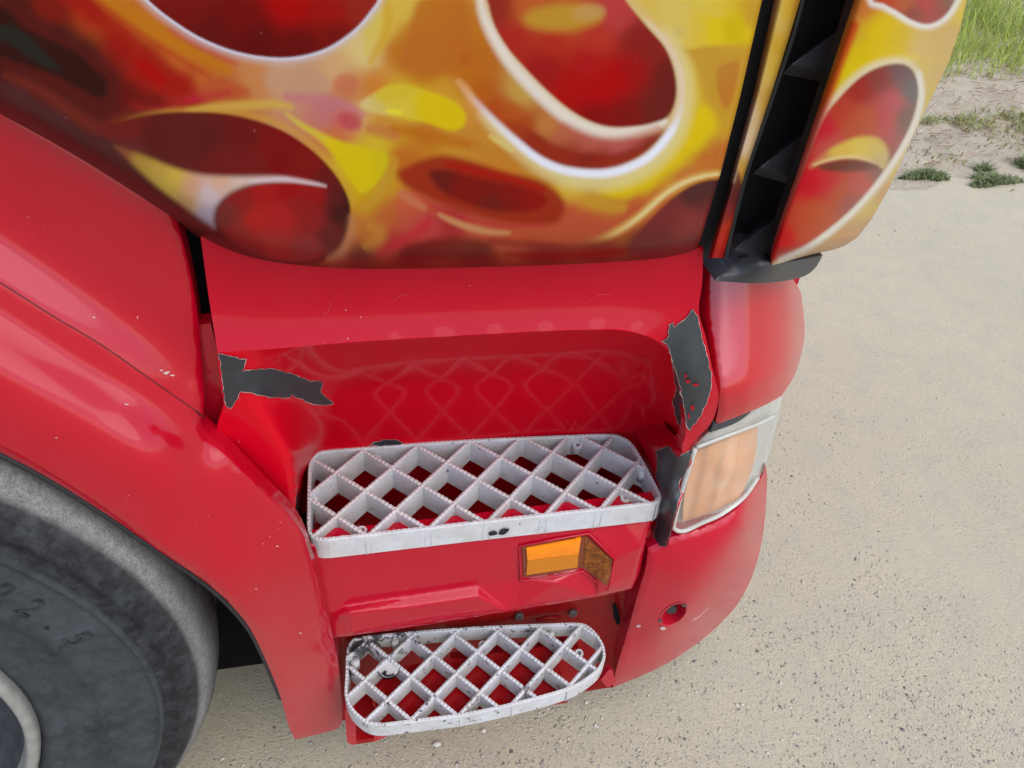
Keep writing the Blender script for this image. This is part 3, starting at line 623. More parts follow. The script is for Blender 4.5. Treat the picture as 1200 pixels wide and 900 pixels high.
chip([(256,414),(274,418),(289,421),(284,436),(296,433),(318,432),(340,437),(360,445),(378,448),(376,459),(381,465),(385,468),(391,473),(382,475),(365,473),(350,467),(342,462),(341,466),(322,466),(304,463),(290,460),(282,459),(275,471),(270,479),(264,475),(261,448)], rec_depth)
chip([(812,362),(818,371),(822,393),(829,418),(834,440),(833,458),(828,474),(823,484),(817,494),(808,505),(804,496),(800.4,470),(793.6,440),(786.6,416),(782,404),(776,400),(783,395),(784,381),(789,378),(790,384),(797,378),(803,374)], sill_depth)
chip([(786.4,417),(792.8,440),(799.6,470),(803.4,495),(802,503),(795,497),(790,484),(788,468),(793,458),(790,442)], rec_depth, .0012, plastic('bare plastic shaded side', (.016, .018, .021), .5))  # same bare plastic in a darker tone for the shaded facet
for x_, y_, a_, b_ in ((806,447,3,2.2),(815.5,451,4.5,1.6),(803.5,441,1.5,3),(811.5,478,2.2,3.2),(807,487,1.2,3.6)):
    th = np.linspace(0, 2*math.pi, 9)[:-1]; rr = .7+.5*rng.random(8)
    panel('paint_fleck', [(x_+a_*k*math.cos(q), y_+b_*k*math.sin(q)) for k, q in zip(rr, th)], sill_depth, M_red, truck, 2, 0, off=-.003, raw=True)
chip([(432,521),(446,517),(462,515),(473,519),(466,523),(445,523)], rec_depth)
for ln in ([(462,352),(470,346),(478,345)],[(378,372),(384,366),(387,358),(385,353)],[(690,352),(705,345),(716,346)]):
    q = catmull(ln, 5); tube('scratch', [P(x, y, float(sill_depth(np.array(x), np.array(y)))-.0002) for x, y in q], .00022, M_scratch, truck, 5)
# post between step and headlight
post = tps([(745,508,float(rec_depth(745,508))-.006),(775,500,float(rec_depth(775,500))-.004),(775,528,.05),(800,528,-.02),(838,494,-.004),(768,570,.05),(768,610,.03),(812,525,.0),(781,640,-.008),(765,640,.012),(790,570,-.014),(780,600,-.014),(800,570,-.002),(760,545,.09)])
panel('corner_post', [(742,510,1),(775,498),(800,523),(838,490,1),(841,497,1),(822,514),(814,524,1),(805,565),(792,605),(782,641,1),(765,642,1),(769,610),(774,578,1),(764,548),(752,522)], post, M_red, truck, 6, .02)
chip([(769,528),(777,525),(785,523),(788,530),(794,536),(803,531),(812,526),(808,545),(803,556),(797,562),(796,572),(798,577),(792,600),(786,622),(781,640),(765,641),(767,632),(766,626),(771,604),(775,586),(773,570),(768,556),(770,545)], post)

# red skin above the headlight
CR = catmull([(815,468,-.027),(838,465,-.027),(860,459,-.024),(880,452,-.016),(907,438,.014),(928,422,.062),(945,398,.15)], 12)
def top_skin(x, y):
    yc = np.interp(x, CR[:, 0], CR[:, 1]); Yc = np.interp(x, CR[:, 0], CR[:, 2]); u = yc-y
    up = 7*np.log1p(np.exp(np.clip(u/7, -30, 30)))       # rounded crest between the upright band and the sloping top
    return Yc+.009*np.clip((850-x)/28, 0, 1)**2+.00062*up-.0000006*np.clip(u, 0, 200)**2+.0002*np.clip(-u, 0, 60)
sk = (lambda x, y: x > 900 and not y < 333, .5)
panel('corner_skin', [(823,296,1),(870,318),(930,328,1),(938,342),(941,362),(943,388),(939,415),(931,440),(916,464,1),(896,475),(870,486),(838,498,1),(842,470),(835,432),(827,396),(819,364,1)], top_skin, M_corner, truck, 6, .03, .004, 5, skirt=sk)
# headlight
hl = tps([(790,616,-0.001),(802,570,-0.009),(816,522,-0.013),(838,503,-0.013),(838,560,-0.009),(840,605,0.007),(862,500,0.005),(868,550,0.017),(870,590,0.037),(895,478,0.047),(915,464,0.102),(905,515,0.127),(890,558,0.137),(890,510,0.067)])
M_housing = plastic('headlight housing', (.42, .42, .38), .4, .12, 30)
M_hgap = plastic('headlight gap shade', (.03, .034, .038), .6)  # dark strip painted in for the shaded gap above the lens
M_reflect, nt, b = new_mat('orange reflector')
mp = N(nt, 'ShaderNodeMapping'); mp.inputs['Scale'].default_value = (22, 12, 7); nt.links.new(N(nt, 'ShaderNodeTexCoord').outputs['Object'], mp.inputs[0])
nt.links.new(ramp(nt, noise(nt, 1, 5, .7, mp.outputs[0]), [(.28, (.40, .20, .05)), (.42, (.56, .24, .08)), (.55, (.62, .28, .12)), (.7, (.56, .38, .24))]), b.inputs['Base Color']); setp(b, Roughness=.3)
head = panel('headlight', [(836,497,1),(872,485),(917,462,1),(910,498),(901,532),(892,556),(872,584),(846,604),(822,615),(800,624),(789,621,1),(788,612),(800,568),(815,522,1)], lambda x, y: hl(x, y)+.03, M_housing, truck, 6, .02, skirt=(lambda x, y: x > 880, .4))
panel('top_gap_strip', [(836,497,1),(868,486),(880,483,1),(862,496),(832,507,1)], lambda x, y: hl(x, y)-.002, M_hgap, head, 5, .01)
panel('indicator_reflector', [(816,530,1),(850,517),(888,503,1),(884,540),(868,584,1),(835,600),(800,612,1),(803,575)], lambda x, y: hl(x, y)+.017+.0018*np.sin(x*.30+y*.06), M_reflect, head, 2.2, .008)
Mlens, nt, b = new_mat('hazed clear lens')
ms = N(nt, 'ShaderNodeMixShader'); tr = N(nt, 'ShaderNodeBsdfTransparent'); nt.links.new(tr.outputs[0], ms.inputs[1]); nt.links.new(b.outputs[0], ms.inputs[2])
hz = ramp(nt, noise(nt, 30, 5, .65), [(.3, .14), (.75, .34)]); nt.links.new(hz, ms.inputs[0]); nt.links.new(ms.outputs[0], nt.nodes['Material Output'].inputs[0])
setp(b, Base_Color=(.62, .6, .52), Roughness=.25, Coat_Weight=1, Coat_Roughness=.03)
panel('lens', [(834,505,1),(872,490),(917,464,1),(910,498),(901,532),(892,556),(872,584),(846,604),(822,615),(800,624),(789,621,1),(788,612),(800,568),(815,522,1)], hl, Mlens, head, 5, .012, .008, 7)
tube('lens_rim', [P(x, y, float(hl(np.array(x), np.array(y)))-.001) for x, y in catmull([(816,524),(850,511),(890,496),(908,487)], 8)], .003, M_housing, head)
tube('lens_rim', [P(x, y, float(hl(np.array(x), np.array(y)))+.001) for x, y in catmull([(815,524),(801,568),(790,611),(791,620),(802,622),(822,613),(846,602),(871,583),(888,560)], 8)], .0038, M_housing, head)

# bumper corner
bump_d = tps([(758,640,.002),(785,628,.002),(815,618,.004),(850,604,.02),(880,576,.078),(897,548,.155),(760,650,-.003),(788,640,-.004),(818,632,-.003),(850,619,.011),(880,592,.066),(760,662,-.007),(790,656,-.011),(820,649,-.010),(850,638,.004),(875,619,.042),(893,592,.125),(897,565,.175),
   (752,700,-.004),(790,700,-.011),(830,690,.002),(860,670,.043),(885,650,.12),(893,640,.17),(740,740,.01),(780,740,.0),(820,725,.03),(850,712,.08),(866,705,.12),(722,800,.03),(760,785,.03),(800,765,.06),(835,738,.11)])
bo = [(759,642,1),(785,630),(815,621),(850,606),(878,582),(892,560),(897,545,1),(899,556),(898,585),(895,620),(888,655),(876,688),(858,716),(832,742),(800,766),(765,786),(718,806,1),(722,785),(735,742),(747,698),(757,664)]
cc = np.array([789., 720.]); t = np.linspace(0, 2*math.pi, 28)[:-1]; ca, sa = math.cos(-.62), math.sin(-.62)
el = lambda k: np.c_[cc[0]+k*(17*np.cos(t)*ca-9.5*np.sin(t)*sa), cc[1]+k*(17*np.cos(t)*sa+9.5*np.sin(t)*ca)]
bumper = panel('bumper', bo, bump_d, M_bumper, truck, 5.5, .06, .004, 5, skirt=(lambda x, y: x > 800 and y > 545, .6), hole=el(1.))
def bp(x, y, o=0.): return P(x, y, float(bump_d(np.array(float(x)), np.array(float(y))))+o)
# round recess in the bumper: rolled edge, sloping wall, floor and bolt
lev = [(1.1, -.0012, 0, 0), (1.0, -.0002, 0, 0), (.94, .006, .5, -.5), (.80, .026, 2.5, -3)]; n = len(t)
rv = [tuple(bp(q[0], q[1], o)) for k, o, dx, dy in lev for q in el(k)+np.array([dx, dy])]
rf = [[j*n+i, j*n+(i+1) % n, (j+1)*n+(i+1) % n, (j+1)*n+i] for j in range(3) for i in range(n)]+[[3*n+i for i in range(n)]]
mesh('recess_cup', rv, rf, M_bumper, bumper, smooth=True)
disc('recess_bolt', bp(787, 715, .018), (-.2, -1, .25), .0105, .01, M_primer, bumper, 12)
for q, r in (((777,736.5),3.2),((748.5,734),2.2),((774,727.5),2.6),((802,709.5),2.5)):
    th = np.linspace(0, 2*math.pi, 9)[:-1]; rr = r*(.7+.5*rng.random(8))
    panel('paint_chip', [(q[0]+a*math.cos(k)*1.2, q[1]+a*math.sin(k)*.8) for a, k in zip(rr, th)], lambda x, y: bump_d(x, y)-.0012, M_chipedge if r > 3 or r < 2.3 else M_primer, bumper, 3, 0, raw=True)
th = catmull([(812,727),(820,722),(830,712)], 4)
tube('scratch', [bp(x, y, -.0004) for x, y in th], .0006, M_chipedge, bumper, 5)

# bodywork behind the door: wheel arch fender
cols = [[(-150,20),(-150,140),(-150,196),(-150,246),(-150,285),(-150,333),(-150,370),(-150,455)],
  [(-70,70),(-70,184),(-70,240),(-70,288),(-70,327),(-70,376),(-70,413),(-70,492)],
  [(0,118),(0,228),(0,282),(0,331),(0,370),(0,420),(0,456),(0,530)],
  [(60,155),(60,270),(60,320),(60,369),(60,406),(60,454),(60,490),(60,562)],
  [(120,194),(120,312),(120,360),(120,405),(120,440),(120,488),(120,526),(125,603)],
  [(180,236),(180,356),(180,404),(180,447),(185,480),(188,530),(180,566),(188,648)],
  [(214,265),(222,380),(232,440),(240,488),(248,522),(245,580),(232,614),(236,680)]]
TL = [3, 8, 33, 19, 46, 24, 4]
_c = [slope_col(c_, TL if i_ < 6 else [2, 4, 22, 18, 34, 22, 4], .0) for i_, c_ in enumerate(cols)]; _e = _c[-1]
FP = [tuple(q) for r_ in zip(*_c) for q in catmull(r_, 6)]; yc1, yc2, yl = _e[5][2], _e[6][2], _e[7][2]
FP += [(290,640,yc1),(330,715,yc1+.015),(356,785,yc1+.04),(370,855,yc1+.072),(275,664,yc2),(312,730,yc2+.015),(335,790,yc2+.04),(352,860,yc2+.072),(264,702,yl),(292,735,yl+.013),(312,775,yl+.031),(328,815,yl+.05),(346,867,yl+.078)]
FP += [(238,510,yc1+.035),(262,524,yc1+.03),(303,566,yc1+.022),(350,617,yc1+.03),(372,665,yc1+.036),(398,770,yc1+.062),(402,840,yc1+.088)]
FP += [(x_, y_-24, .008) for x_, y_ in ((-150,20),(-70,70),(0,118),(60,155),(120,194),(180,236))]
fend = tps(FP, 3e-3)
fender = panel('fender', [(-150,-4,1),(0,95),(110,165),(198,226,1),(206,254),(216,290),(226,335),(232,372),(236,410),(239,450),(238,484),(236,498),(258,520,1),(300,564),(348,615),(366,660),(382,715),(395,770),(400,815),(401,840),(397,853),(375,860),(346,867,1),(338,850),(328,815),(312,775),(292,735),(262,700),(228,673),(190,648),(130,606),(60,562),(0,530),(-150,455,1)], fend, M_fender, truck, 7, .022, .006, 6, skirt=(lambda x, y: x > 215 and y > 660, .16))
for q in ((195,437,3.4),(202,440,2),(189,434,1.6),(148,474,1.8),(66,513,1.6),(110,372,1.1),(300,690,1.4),(352,742,1.5),(325,640,1.2)):
    th = np.linspace(0, 2*math.pi, 9)[:-1]; rr = q[2]*(.5+.7*rng.random(8))
    panel('paint_chip', [(q[0]+a_*math.cos(k)*1.5, q[1]+a_*math.sin(k)*.6) for a_, k in zip(rr, th)], lambda x, y: fend(x, y)-.0012, M_chipedge, fender, 3, 0, raw=True)
# seam bead along the flare, arch rubber
sx = catmull([(-150,246),(-60,295),(0,331),(60,369),(120,405),(180,447),(240,489)], 10)
tube('seam', [P(x, y, float(fend(np.array(x), np.array(y)))+.0005) for x, y in sx], .0011, plastic('seam shadow', (.10, .002, .006), .5), fender, 6)
lx = catmull([(-150,457),(0,532),(60,564),(130,608),(190,650),(228,675),(262,703),(292,738),(312,778),(328,818)], 8)
tube('arch_rubber', [P(x, y, float(fend(np.array(x), np.array(y)))+.010) for x, y in lx], .0035, M_rubber, fender, 6)
panel('inner_flange', [(234,381,1),(247,379,1),(262,440),(266,475),(258,492),(256,512),(275,530,1),(262,540,1),(236,502),(238,450)], lambda x, y: .012+0*x, M_fender, truck, 8, .02)

# step housing under the upper tread, with the side marker
hs = tin([(340,630,.004),(450,622,.004),(600,604,.004),(690,595,.004),(790,580,.004),(345,690,.003),(403,710,.001),(480,698,.001),(560,686,.001),(650,670,.001),(690,668,.0),
  (410,718,-.013),(480,711,-.015),(560,699,-.015),(650,683,-.015),(702,682,-.015),(388,720,.0),(376,700,.001),(386,750,-.001),(414,747,-.012),(480,737,-.013),(600,718,-.013),(700,701,-.013),(742,692,-.003),
  (611,640,.002),(683,629,.002),(684,665,.001),(613,678,.001),(690,618,.004),(730,614,.005),(768,608,.009),(690,625,.003),(719,656,-.016),(713,689,-.016),(752,640,-.013),(742,672,-.011),(774,596,.012),(759,648,.0),(752,692,.006)])
house = panel('step_housing', [(350,638,1),(450,630),(600,612),(774,590,1),(760,622),(754,648),(749,672),(740,690,1),(700,699),(600,716),(480,735),(388,748,1),(374,710),(362,675),(351,655,1)], hs, M_bumper, truck, 2.6, .025, .004, 4)
M_amber = lens_mat('amber lens', (.78, .215, .001), 1, .3); M_amber_lo = lens_mat('ribbed amber lens', (.50, .16, .004), 1, .35); M_brown, nt, b = new_mat('grimy amber lens'); nt.links.new(ramp(nt, noise(nt, 140, 6, .8), [(.38, (.07, .015, .004)), (.52, (.20, .055, .008)), (.66, (.34, .12, .012))]), b.inputs['Base Color']); setp(b, Roughness=.5, Specular_IOR_Level=.25)
H = lambda o: (lambda x, y: hs(x, y)+o)
mk = panel('side_marker', [(612,641,1),(650,634),(682,630,1),(688,629,1),(717,656,1),(716,672),(711,687,1),(682,665,1),(650,672),(614,677,1)], H(-.003), plastic('marker housing', (.16, .03, .01), .4), house, 4, .006)
panel('marker_lens', [(617,643,1),(681,631,1),(678,649,1),(618,657,1)], H(-.006), M_amber, mk, 4, .004, .001, 3)
panel('marker_lens', [(618,657.5,1),(678,649.5,1),(677,665,1),(617,674,1)], lambda x, y: hs(x, y)-.0055-.0004*np.sin(x*2.6), M_amber_lo, mk, 1.2, .004)
panel('marker_lens', [(686,631,1),(716,656,1),(715,672),(710,684,1),(684,664,1)], H(-.005), M_brown, mk, 4, .004, .001, 3)
rm = [P(x, y, float(hs(np.array(float(x)), np.array(float(y))))-.002) for x, y in [(609,640),(650,632),(690,625),(720,655),(713,692),(682,669),(650,676),(610,681)]]
tube('marker_surround', rm, .0018, M_bumper, mk, 8, True)

# frame behind the lower tread
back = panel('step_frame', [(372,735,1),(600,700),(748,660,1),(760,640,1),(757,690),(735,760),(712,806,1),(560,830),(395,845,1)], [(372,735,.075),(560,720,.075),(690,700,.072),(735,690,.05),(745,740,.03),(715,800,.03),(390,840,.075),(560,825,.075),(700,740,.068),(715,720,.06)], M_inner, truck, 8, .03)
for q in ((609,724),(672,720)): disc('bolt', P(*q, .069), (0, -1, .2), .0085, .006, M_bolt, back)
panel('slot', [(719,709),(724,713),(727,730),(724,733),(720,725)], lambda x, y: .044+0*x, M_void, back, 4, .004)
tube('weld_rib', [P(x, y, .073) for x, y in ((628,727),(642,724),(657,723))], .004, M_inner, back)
panel('bumper_return', [(759,645,1),(762,660),(749,700),(737,745),(722,788),(718,806,1),(706,806,1),(722,765),(738,700)], [(759,645,.02),(749,700,.012),(722,788,.03),(706,806,.05),(722,765,.06),(738,700,.055)], M_bumper, truck, 6, .02)
panel('hidden_flange', [(404,832,1),(407,870),(412,873,1),(445,867),(470,850,1),(440,835)], lambda x, y: -.035+0*x, M_bumper, truck, 7, .01)
panel('lower_flange', [(704,797,1),(716,784),(722,800,1),(712,806,1)], lambda x, y: .0+0*x, M_bumper, truck, 7, .01)

# ------------------------------------------------------------------ treads
def tread(outline_xy, z, P0, a, b, rngi, rngj, h, hb, label):
    """a cast step: outer band and two crossing families of serrated bars, each bar its own piece"""
    root = bpy.data.objects.new('step_tread', None); COL.objects.link(root); root.parent = truck; root['label'] = label
    O = smooth_outline(outline_xy, .0035); n = len(O)
    c = O-np.roll(O, 1, 0)+np.roll(O, -1, 0)-O; nr = np.c_[c[:, 1], -c[:, 0]]; nr /= np.hypot(*nr.T)[:, None]
    ar = np.sum(O[:, 0]*np.roll(O[:, 1], -1)-np.roll(O[:, 0], -1)*O[:, 1]); nr *= np.sign(ar)
    V = []; F = []
    for i in range(n):
        tooth = .0011*(i % 2)
        for off, zz in ((0, -h), (0, -.0025-tooth), (-.0012, -tooth), (-.0046, -tooth), (-.0055, -.003), (-.006, -h)):
            p = O[i]+nr[i]*off; V.append((p[0], p[1], z+zz))
    m = 6
    for i in range(n):
        for j in range(m):
            i2 = (i+1) % n; j2 = (j+1) % m; F.append([i*m+j, i2*m+j, i2*m+j2, i*m+j2])
    if ar < 0: F = [f[::-1] for f in F]
    mesh('outer_band', V, F, M_step_worn if z < .5 else M_step, root)
    def bar(p0, d, dz):
        ts = []
        for u, w in zip(O, np.roll(O, -1, 0)):
            e = w-u; den = d[0]*e[1]-d[1]*e[0]
            if abs(den) < 1e-9: continue
            q = u-p0; t = (q[0]*e[1]-q[1]*e[0])/den; s_ = (q[0]*d[1]-q[1]*d[0])/den
            if 0 <= s_ < 1: ts.append(t)
        if len(ts) < 2: return
        t0, t1 = min(ts), max(ts); L = (t1-t0)*np.hypot(*d)
        if L < .02: return
        k = max(4, int((L-.006)/.0036)); un = d/np.hypot(*d); nn = np.array([-un[1], un[0]]); s0 = p0+d*t0+un*.003
        V = []; F = []
        prof = ((-.0046, -hb), (-.0036, -.009), (-.0028, -.0012), (0, 0), (.0028, -.0012), (.0036, -.009), (.0046, -hb))
        for i in range(k+1):
            q = s0+un*(L-.006)*i/k; th = i % 2
            for w_, zz in prof:
                p = q+nn*w_*(1+(.12 if th and zz > -.005 else 0)); V.append((p[0], p[1], z+dz+zz-(.0008*(1-th) if zz > -.005 else 0)))
        for i in range(k):
            for j in range(6): F.append([i*7+j, i*7+j+1, (i+1)*7+j+1, (i+1)*7+j])
            F.append([i*7+6, i*7, (i+1)*7, (i+1)*7+6])
        mesh('lattice_bar', V, F, M_step_worn if z < .5 else M_step, root)
    P0 = np.array(P0); a = np.array(a); b = np.array(b)
    for i in rngi: bar(P0+a*i, b, -.001)
    for j in rngj: bar(P0+b*j, a, -.0016)
    return root
UP = [(-.109,.0,1),(-.1095,.135),(-.104,.163),(-.085,.1765),(.02,.1755),(.158,.171),(.30,.163),(.385,.155),(.405,.138),(.413,.10),(.418,.03),(.414,.006),(.40,.0005),(.14,.0),(-.09,-.002),(-.104,-.0015)]
UP = [(-.109,.026),(-.1095,.06),(-.1095,.12),(-.108,.150),(-.099,.171),(-.075,.1765),(.02,.1755),(.158,.171),(.30,.162),(.372,.156),(.396,.146),(.408,.125),(.414,.08),(.4175,.035),(.4165,.012),(.405,.0015),(.36,.0),(.14,.0),(-.05,-.0012),(-.083,-.001),(-.097,.0025),(-.1055,.011)]
t1 = tread(UP, .742, (-.11, .0), (.0425, -.0425), (.0425, .0425), range(-5, 14), range(-3, 16), .042, .041, 'upper white step with straight front band')
LO = [(-.087,-.045),(-.0855,.0),(-.084,.035),(-.076,.058),(-.055,.0655),(.033,.0625),(.15,.055),(.28,.042),(.335,.035),(.355,.022),(.367,-.005),(.3685,-.025),(.362,-.045),(.34,-.066),(.29,-.087),(.20,-.099),(.108,-.105),(.02,-.103),(-.04,-.099),(-.07,-.078)]
t2 = tread(LO, .38, (-.053, -.017), (.0352, -.0404), (.0418, .0348), range(-5, 14), range(-4, 13), .037, .036, 'lower white step with rounded worn front band')
def screw(root, x, y, z, dx, r=.008):
    disc('screw_eye', PZ(x, y, z), (0, -.15, 1), r, .016, M_step, root, 12, r*.5)
for x, y in ((441,537),(424,621),(733,583),(677,521)): screw(t1, x, y, .728, 0)
for x, y in ((566,755),(679,765)): screw(t2, x, y, .366, 0)
for x, y, r, tt, z in ((368,583,.006,t1,.73),(753,552,.007,t1,.732),(416,775,.008,t2,.368),(703,760,.006,t2,.37),(463,751,.007,t2,.366),(646,742,.006,t2,.366)):
    p = PZ(x, y, z); tube('boss', [p+np.array([0, 0, -.02]), p+np.array([0, 0, .0])], r, M_step, tt, 10)
pl = panel('gusset', [(441,783,1),(452,773),(464,777,1),(468,786),(462,794),(452,796),(446,792)], lambda x, y: np.array([(PZ(a, b_, .374)[1]) for a, b_ in zip(np.ravel(x), np.ravel(y))]).reshape(np.shape(x)), M_step, t2, 4, .003)
tube('wire_hook', [PZ(x, y, .379) for x, y in catmull([(448,790),(452,787),(451,791),(457,792),(462,790)], 4)], .002, M_black, t2, 6)
# chipped black wear marks on the front band of the upper step
for pts_ in ([(572,625),(580,622),(583,626),(574,628)],[(584,626),(588,620),(597,620),(592,626),(587,627)]):
    panel('worn_patch', pts_, lambda x, y: -.0022+0*x, M_black, t1, 3, 0)
# red tray below each tread
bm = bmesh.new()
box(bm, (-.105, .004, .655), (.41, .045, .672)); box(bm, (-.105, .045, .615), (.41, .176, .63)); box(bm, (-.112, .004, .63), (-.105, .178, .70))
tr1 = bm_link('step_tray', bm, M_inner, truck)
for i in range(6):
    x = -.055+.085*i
    mesh('tray_glint_facet', [(x-.02,.10,.63),(x+.02,.10,.63),(x+.026,.15,.63),(x-.026,.15,.63),(x,.128,.652)], [[0,1,4],[1,2,4],[2,3,4],[3,0,4]], M_inner, tr1)  # pyramids added in place of pale triangular reflections in the back cells
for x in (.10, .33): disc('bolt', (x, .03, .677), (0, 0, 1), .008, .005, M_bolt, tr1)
bm = bmesh.new(); box(bm, (-.04, -.085, .326), (.29, .022, .336)); box(bm, (.10, .022, .30), (.34, .05, .31)); box(bm, (-.075, -.088, .30), (-.045, -.01, .312))
bm_link('step_tray', bm, M_inner, truck)
bm = bmesh.new(); box(bm, (-.09, .095, .22), (.36, .14, .345)); bm_link('frame_rail', bm, M_void, truck)

# unseen bulk of the cab, so that it shades and reflects as one
bm = bmesh.new()
vs = box(bm, (-1.75, .06, 1.22), (.30, 2.42, 2.9)); bmesh.ops.bevel(bm, geom=bm.edges[:], offset=.05, segments=3, affect='EDGES')
bm_link('cab_shell', bm, M_red, truck)
bm = bmesh.new(); box(bm, (-1.6, .27, .50), (.40, 2.25, 1.21)); box(bm, (-1.6, .15, .19), (.40, 2.25, .499)); bm_link('chassis', bm, M_void, truck)
bm = bmesh.new(); box(bm, (-1.75, -.12, 1.34), (-.56, .12, 1.60)); bm_link('unseen_cab_side', bm, M_red, truck)  # unseen box added over the wheel to keep light out of the arch
bm = bmesh.new(); box(bm, (-2.7, -.14, .22), (-1.58, .22, 1.338)); bm_link('unseen_side_block', bm, M_red, truck)  # unseen box added to stop light entering from behind the wheel
bm = bmesh.new(); box(bm, (-.34, .05, .75), (-.12, .16, 1.215)); bm_link('arch_occluder', bm, M_void, truck)  # black box added as an occluder inside the arch
bm = bmesh.new(); box(bm, (-.75, .29, .02), (-.10, .33, .23)); bm_link('arch_shade_board', bm, M_void, truck)  # black board added to darken the ground seen through the arch
bm = bmesh.new(); box(bm, (-.14, .105, .05), (.40, .13, .34)); bm_link('step_light_block', bm, M_void, truck)  # hidden black plate added to block light coming under the step
bm = bmesh.new(); box(bm, (.42, .22, .30), (.70, 2.26, 1.19)); bmesh.ops.bevel(bm, geom=bm.edges[:], offset=.04, segments=2, affect='EDGES'); bm_link('front_bumper', bm, M_bumper, truck)

# ------------------------------------------------------------------ wheel
TH = .192; WC = Vector((-.862, -.208, .64)); WN = Vector((math.sin(TH), -math.cos(TH), 0)); WU = Vector((math.cos(TH), math.sin(TH), 0)); WZ = Vector((0, 0, 1))
wheel = bpy.data.objects.new('wheel', None); COL.objects.link(wheel); wheel.parent = truck; wheel.location = WC
def lathe(name, prof, mat, parent, seg=160, jit=None):
    V = []; F = []; m = len(prof)
    for i in range(seg):
        a = 2*math.pi*i/seg; e = WU*math.cos(a)+WZ*math.sin(a)
        for r, o in prof: V.append(e*r+WN*o)
    for i in range(seg):
        for j in range(m-1): F.append([i*m+j, i*m+j+1, ((i+1) % seg)*m+j+1, ((i+1) % seg)*m+j])
    return mesh(name, V, F, mat, parent, smooth=True)
def tyre_mat():
    m, nt, b = new_mat('dusty tyre rubber')
    tc = N(nt, 'ShaderNodeTexCoord').outputs['Object']
    at = N(nt, 'ShaderNodeAttribute', attribute_name='wear').outputs['Fac']
    sp = ramp(nt, noise(nt, 330, 3, .8, tc), [(.35, .45), (.65, 1)])
    bigd = ramp(nt, noise(nt, 13, 6, .7, tc), [(.35, 0), (.7, 1)])
    zo = N(nt, 'ShaderNodeAttribute', attribute_name='zone').outputs['Fac']
    scuff = ramp(nt, noise(nt, 42, 6, .75, tc), [(.45, 0), (.7, 1)])
    side = mix(nt, zo, (.0095, .010, .0115), mix(nt, bigd, (.016, .018, .021), (.040, .045, .049)))
    side = mix(nt, mul(nt, scuff, .55), side, (.06, .066, .075))
    worn = mix(nt, sp, (.03, .032, .035), (.42, .405, .385))
    bl = ramp(nt, noise(nt, 3.2, 4, .6, tc), [(.3, .55), (.65, 1)])
    edge = mul(nt, mul(nt, at, bl), ramp(nt, noise(nt, 90, 4, .7, tc), [(.2, .6), (.6, 1.15)]))
    nt.links.new(mix(nt, edge, side, worn), b.inputs['Base Color']); setp(b, Roughness=.75, Specular_IOR_Level=.3)
    bump(nt, b, noise(nt, 240, 4, .7, tc), .0008); return m
M_tyre = tyre_mat()
prof = [(.40,-.05),(.4045,-.012),(.415,-.005),(.430,-.004),(.437,-.006),(.440,-.009),(.455,-.002),(.477,.004),(.481,.0125),(.486,.006),(.505,.009),(.54,.009),(.5475,.0075),(.549,.0125),(.5535,.0125),(.5555,.005),(.572,.003),(.574,.007),(.5765,.001),(.590,-.004),(.600,-.011),(.6055,-.017),(.612,-.024),(.622,-.036),(.630,-.052),(.636,-.078),(.6375,-.108),(.637,-.112),(.628,-.114),(.628,-.119),(.637,-.121),(.639,-.15),(.6395,-.172),(.63,-.174),(.63,-.182),(.6395,-.184),(.639,-.25),(.632,-.32),(.60,-.35),(.42,-.34)]
tyre = lathe('tyre', prof, M_tyre, wheel, 220)
wv = [0]*20+[.05,.50,.62,.34,.17,.10,.06,.04,0,0,.10,.10,.08,0,0,.06,.06,.04,0,0]
wv = (wv+[0]*len(prof))[:len(prof)]
at = tyre.data.attributes.new('wear', 'FLOAT', 'POINT'); at.data.foreach_set('value', (np.tile(wv, 220).reshape(220, -1)*np.clip(.42+.7*np.cos(2*math.pi*np.arange(220)/220-.1), .35, 1.05)[:, None]).ravel().astype(np.float32))
zn = [1 if r < .5535 else 0 for r, o in prof]; zn[13] = zn[14] = 1.5; zn[8] = zn[7] = 1.3
at = tyre.data.attributes.new('zone', 'FLOAT', 'POINT'); at.data.foreach_set('value', np.tile(zn, 220).astype(np.float32))
M_rim = plastic('silver wheel lip', (.22, .215, .20), .35, .2, 60, .5)
rim = lathe('rim', [(.4035,-.03),(.403,-.006),(.400,.001),(.394,.003),(.388,.0),(.385,-.008),(.383,-.03)], M_rim, wheel, 120)
lathe('rim_barrel', [(.383,-.03),(.378,-.06),(.355,-.14),(.34,-.16),(.30,-.155),(.285,-.14),(.26,-.145)], plastic('dark wheel steel', (.045, .048, .052), .5, .4, 30), rim, 96)
lathe('rim_disc', [(.262,-.124),(.235,-.175),(.18,-.18),(.15,-.10),(.12,-.05),(0.001,-.045)], plastic('grimy hub', (.05, .05, .055), .6, .4, 25), rim, 64)
for k in range(10):
    a = 2*math.pi*k/10+.2; e = WU*math.cos(a)+WZ*math.sin(a); f = WU*-math.sin(a)+WZ*math.cos(a)
    V = [e*(.314+dx)+f*dy+WN*-.148 for dx, dy in [(.030*math.cos(q), .045*math.sin(q)) for q in np.linspace(0, 2*math.pi, 17)[:-1]]]
    mesh('hand_hole', V, [list(range(16))], M_void, rim)
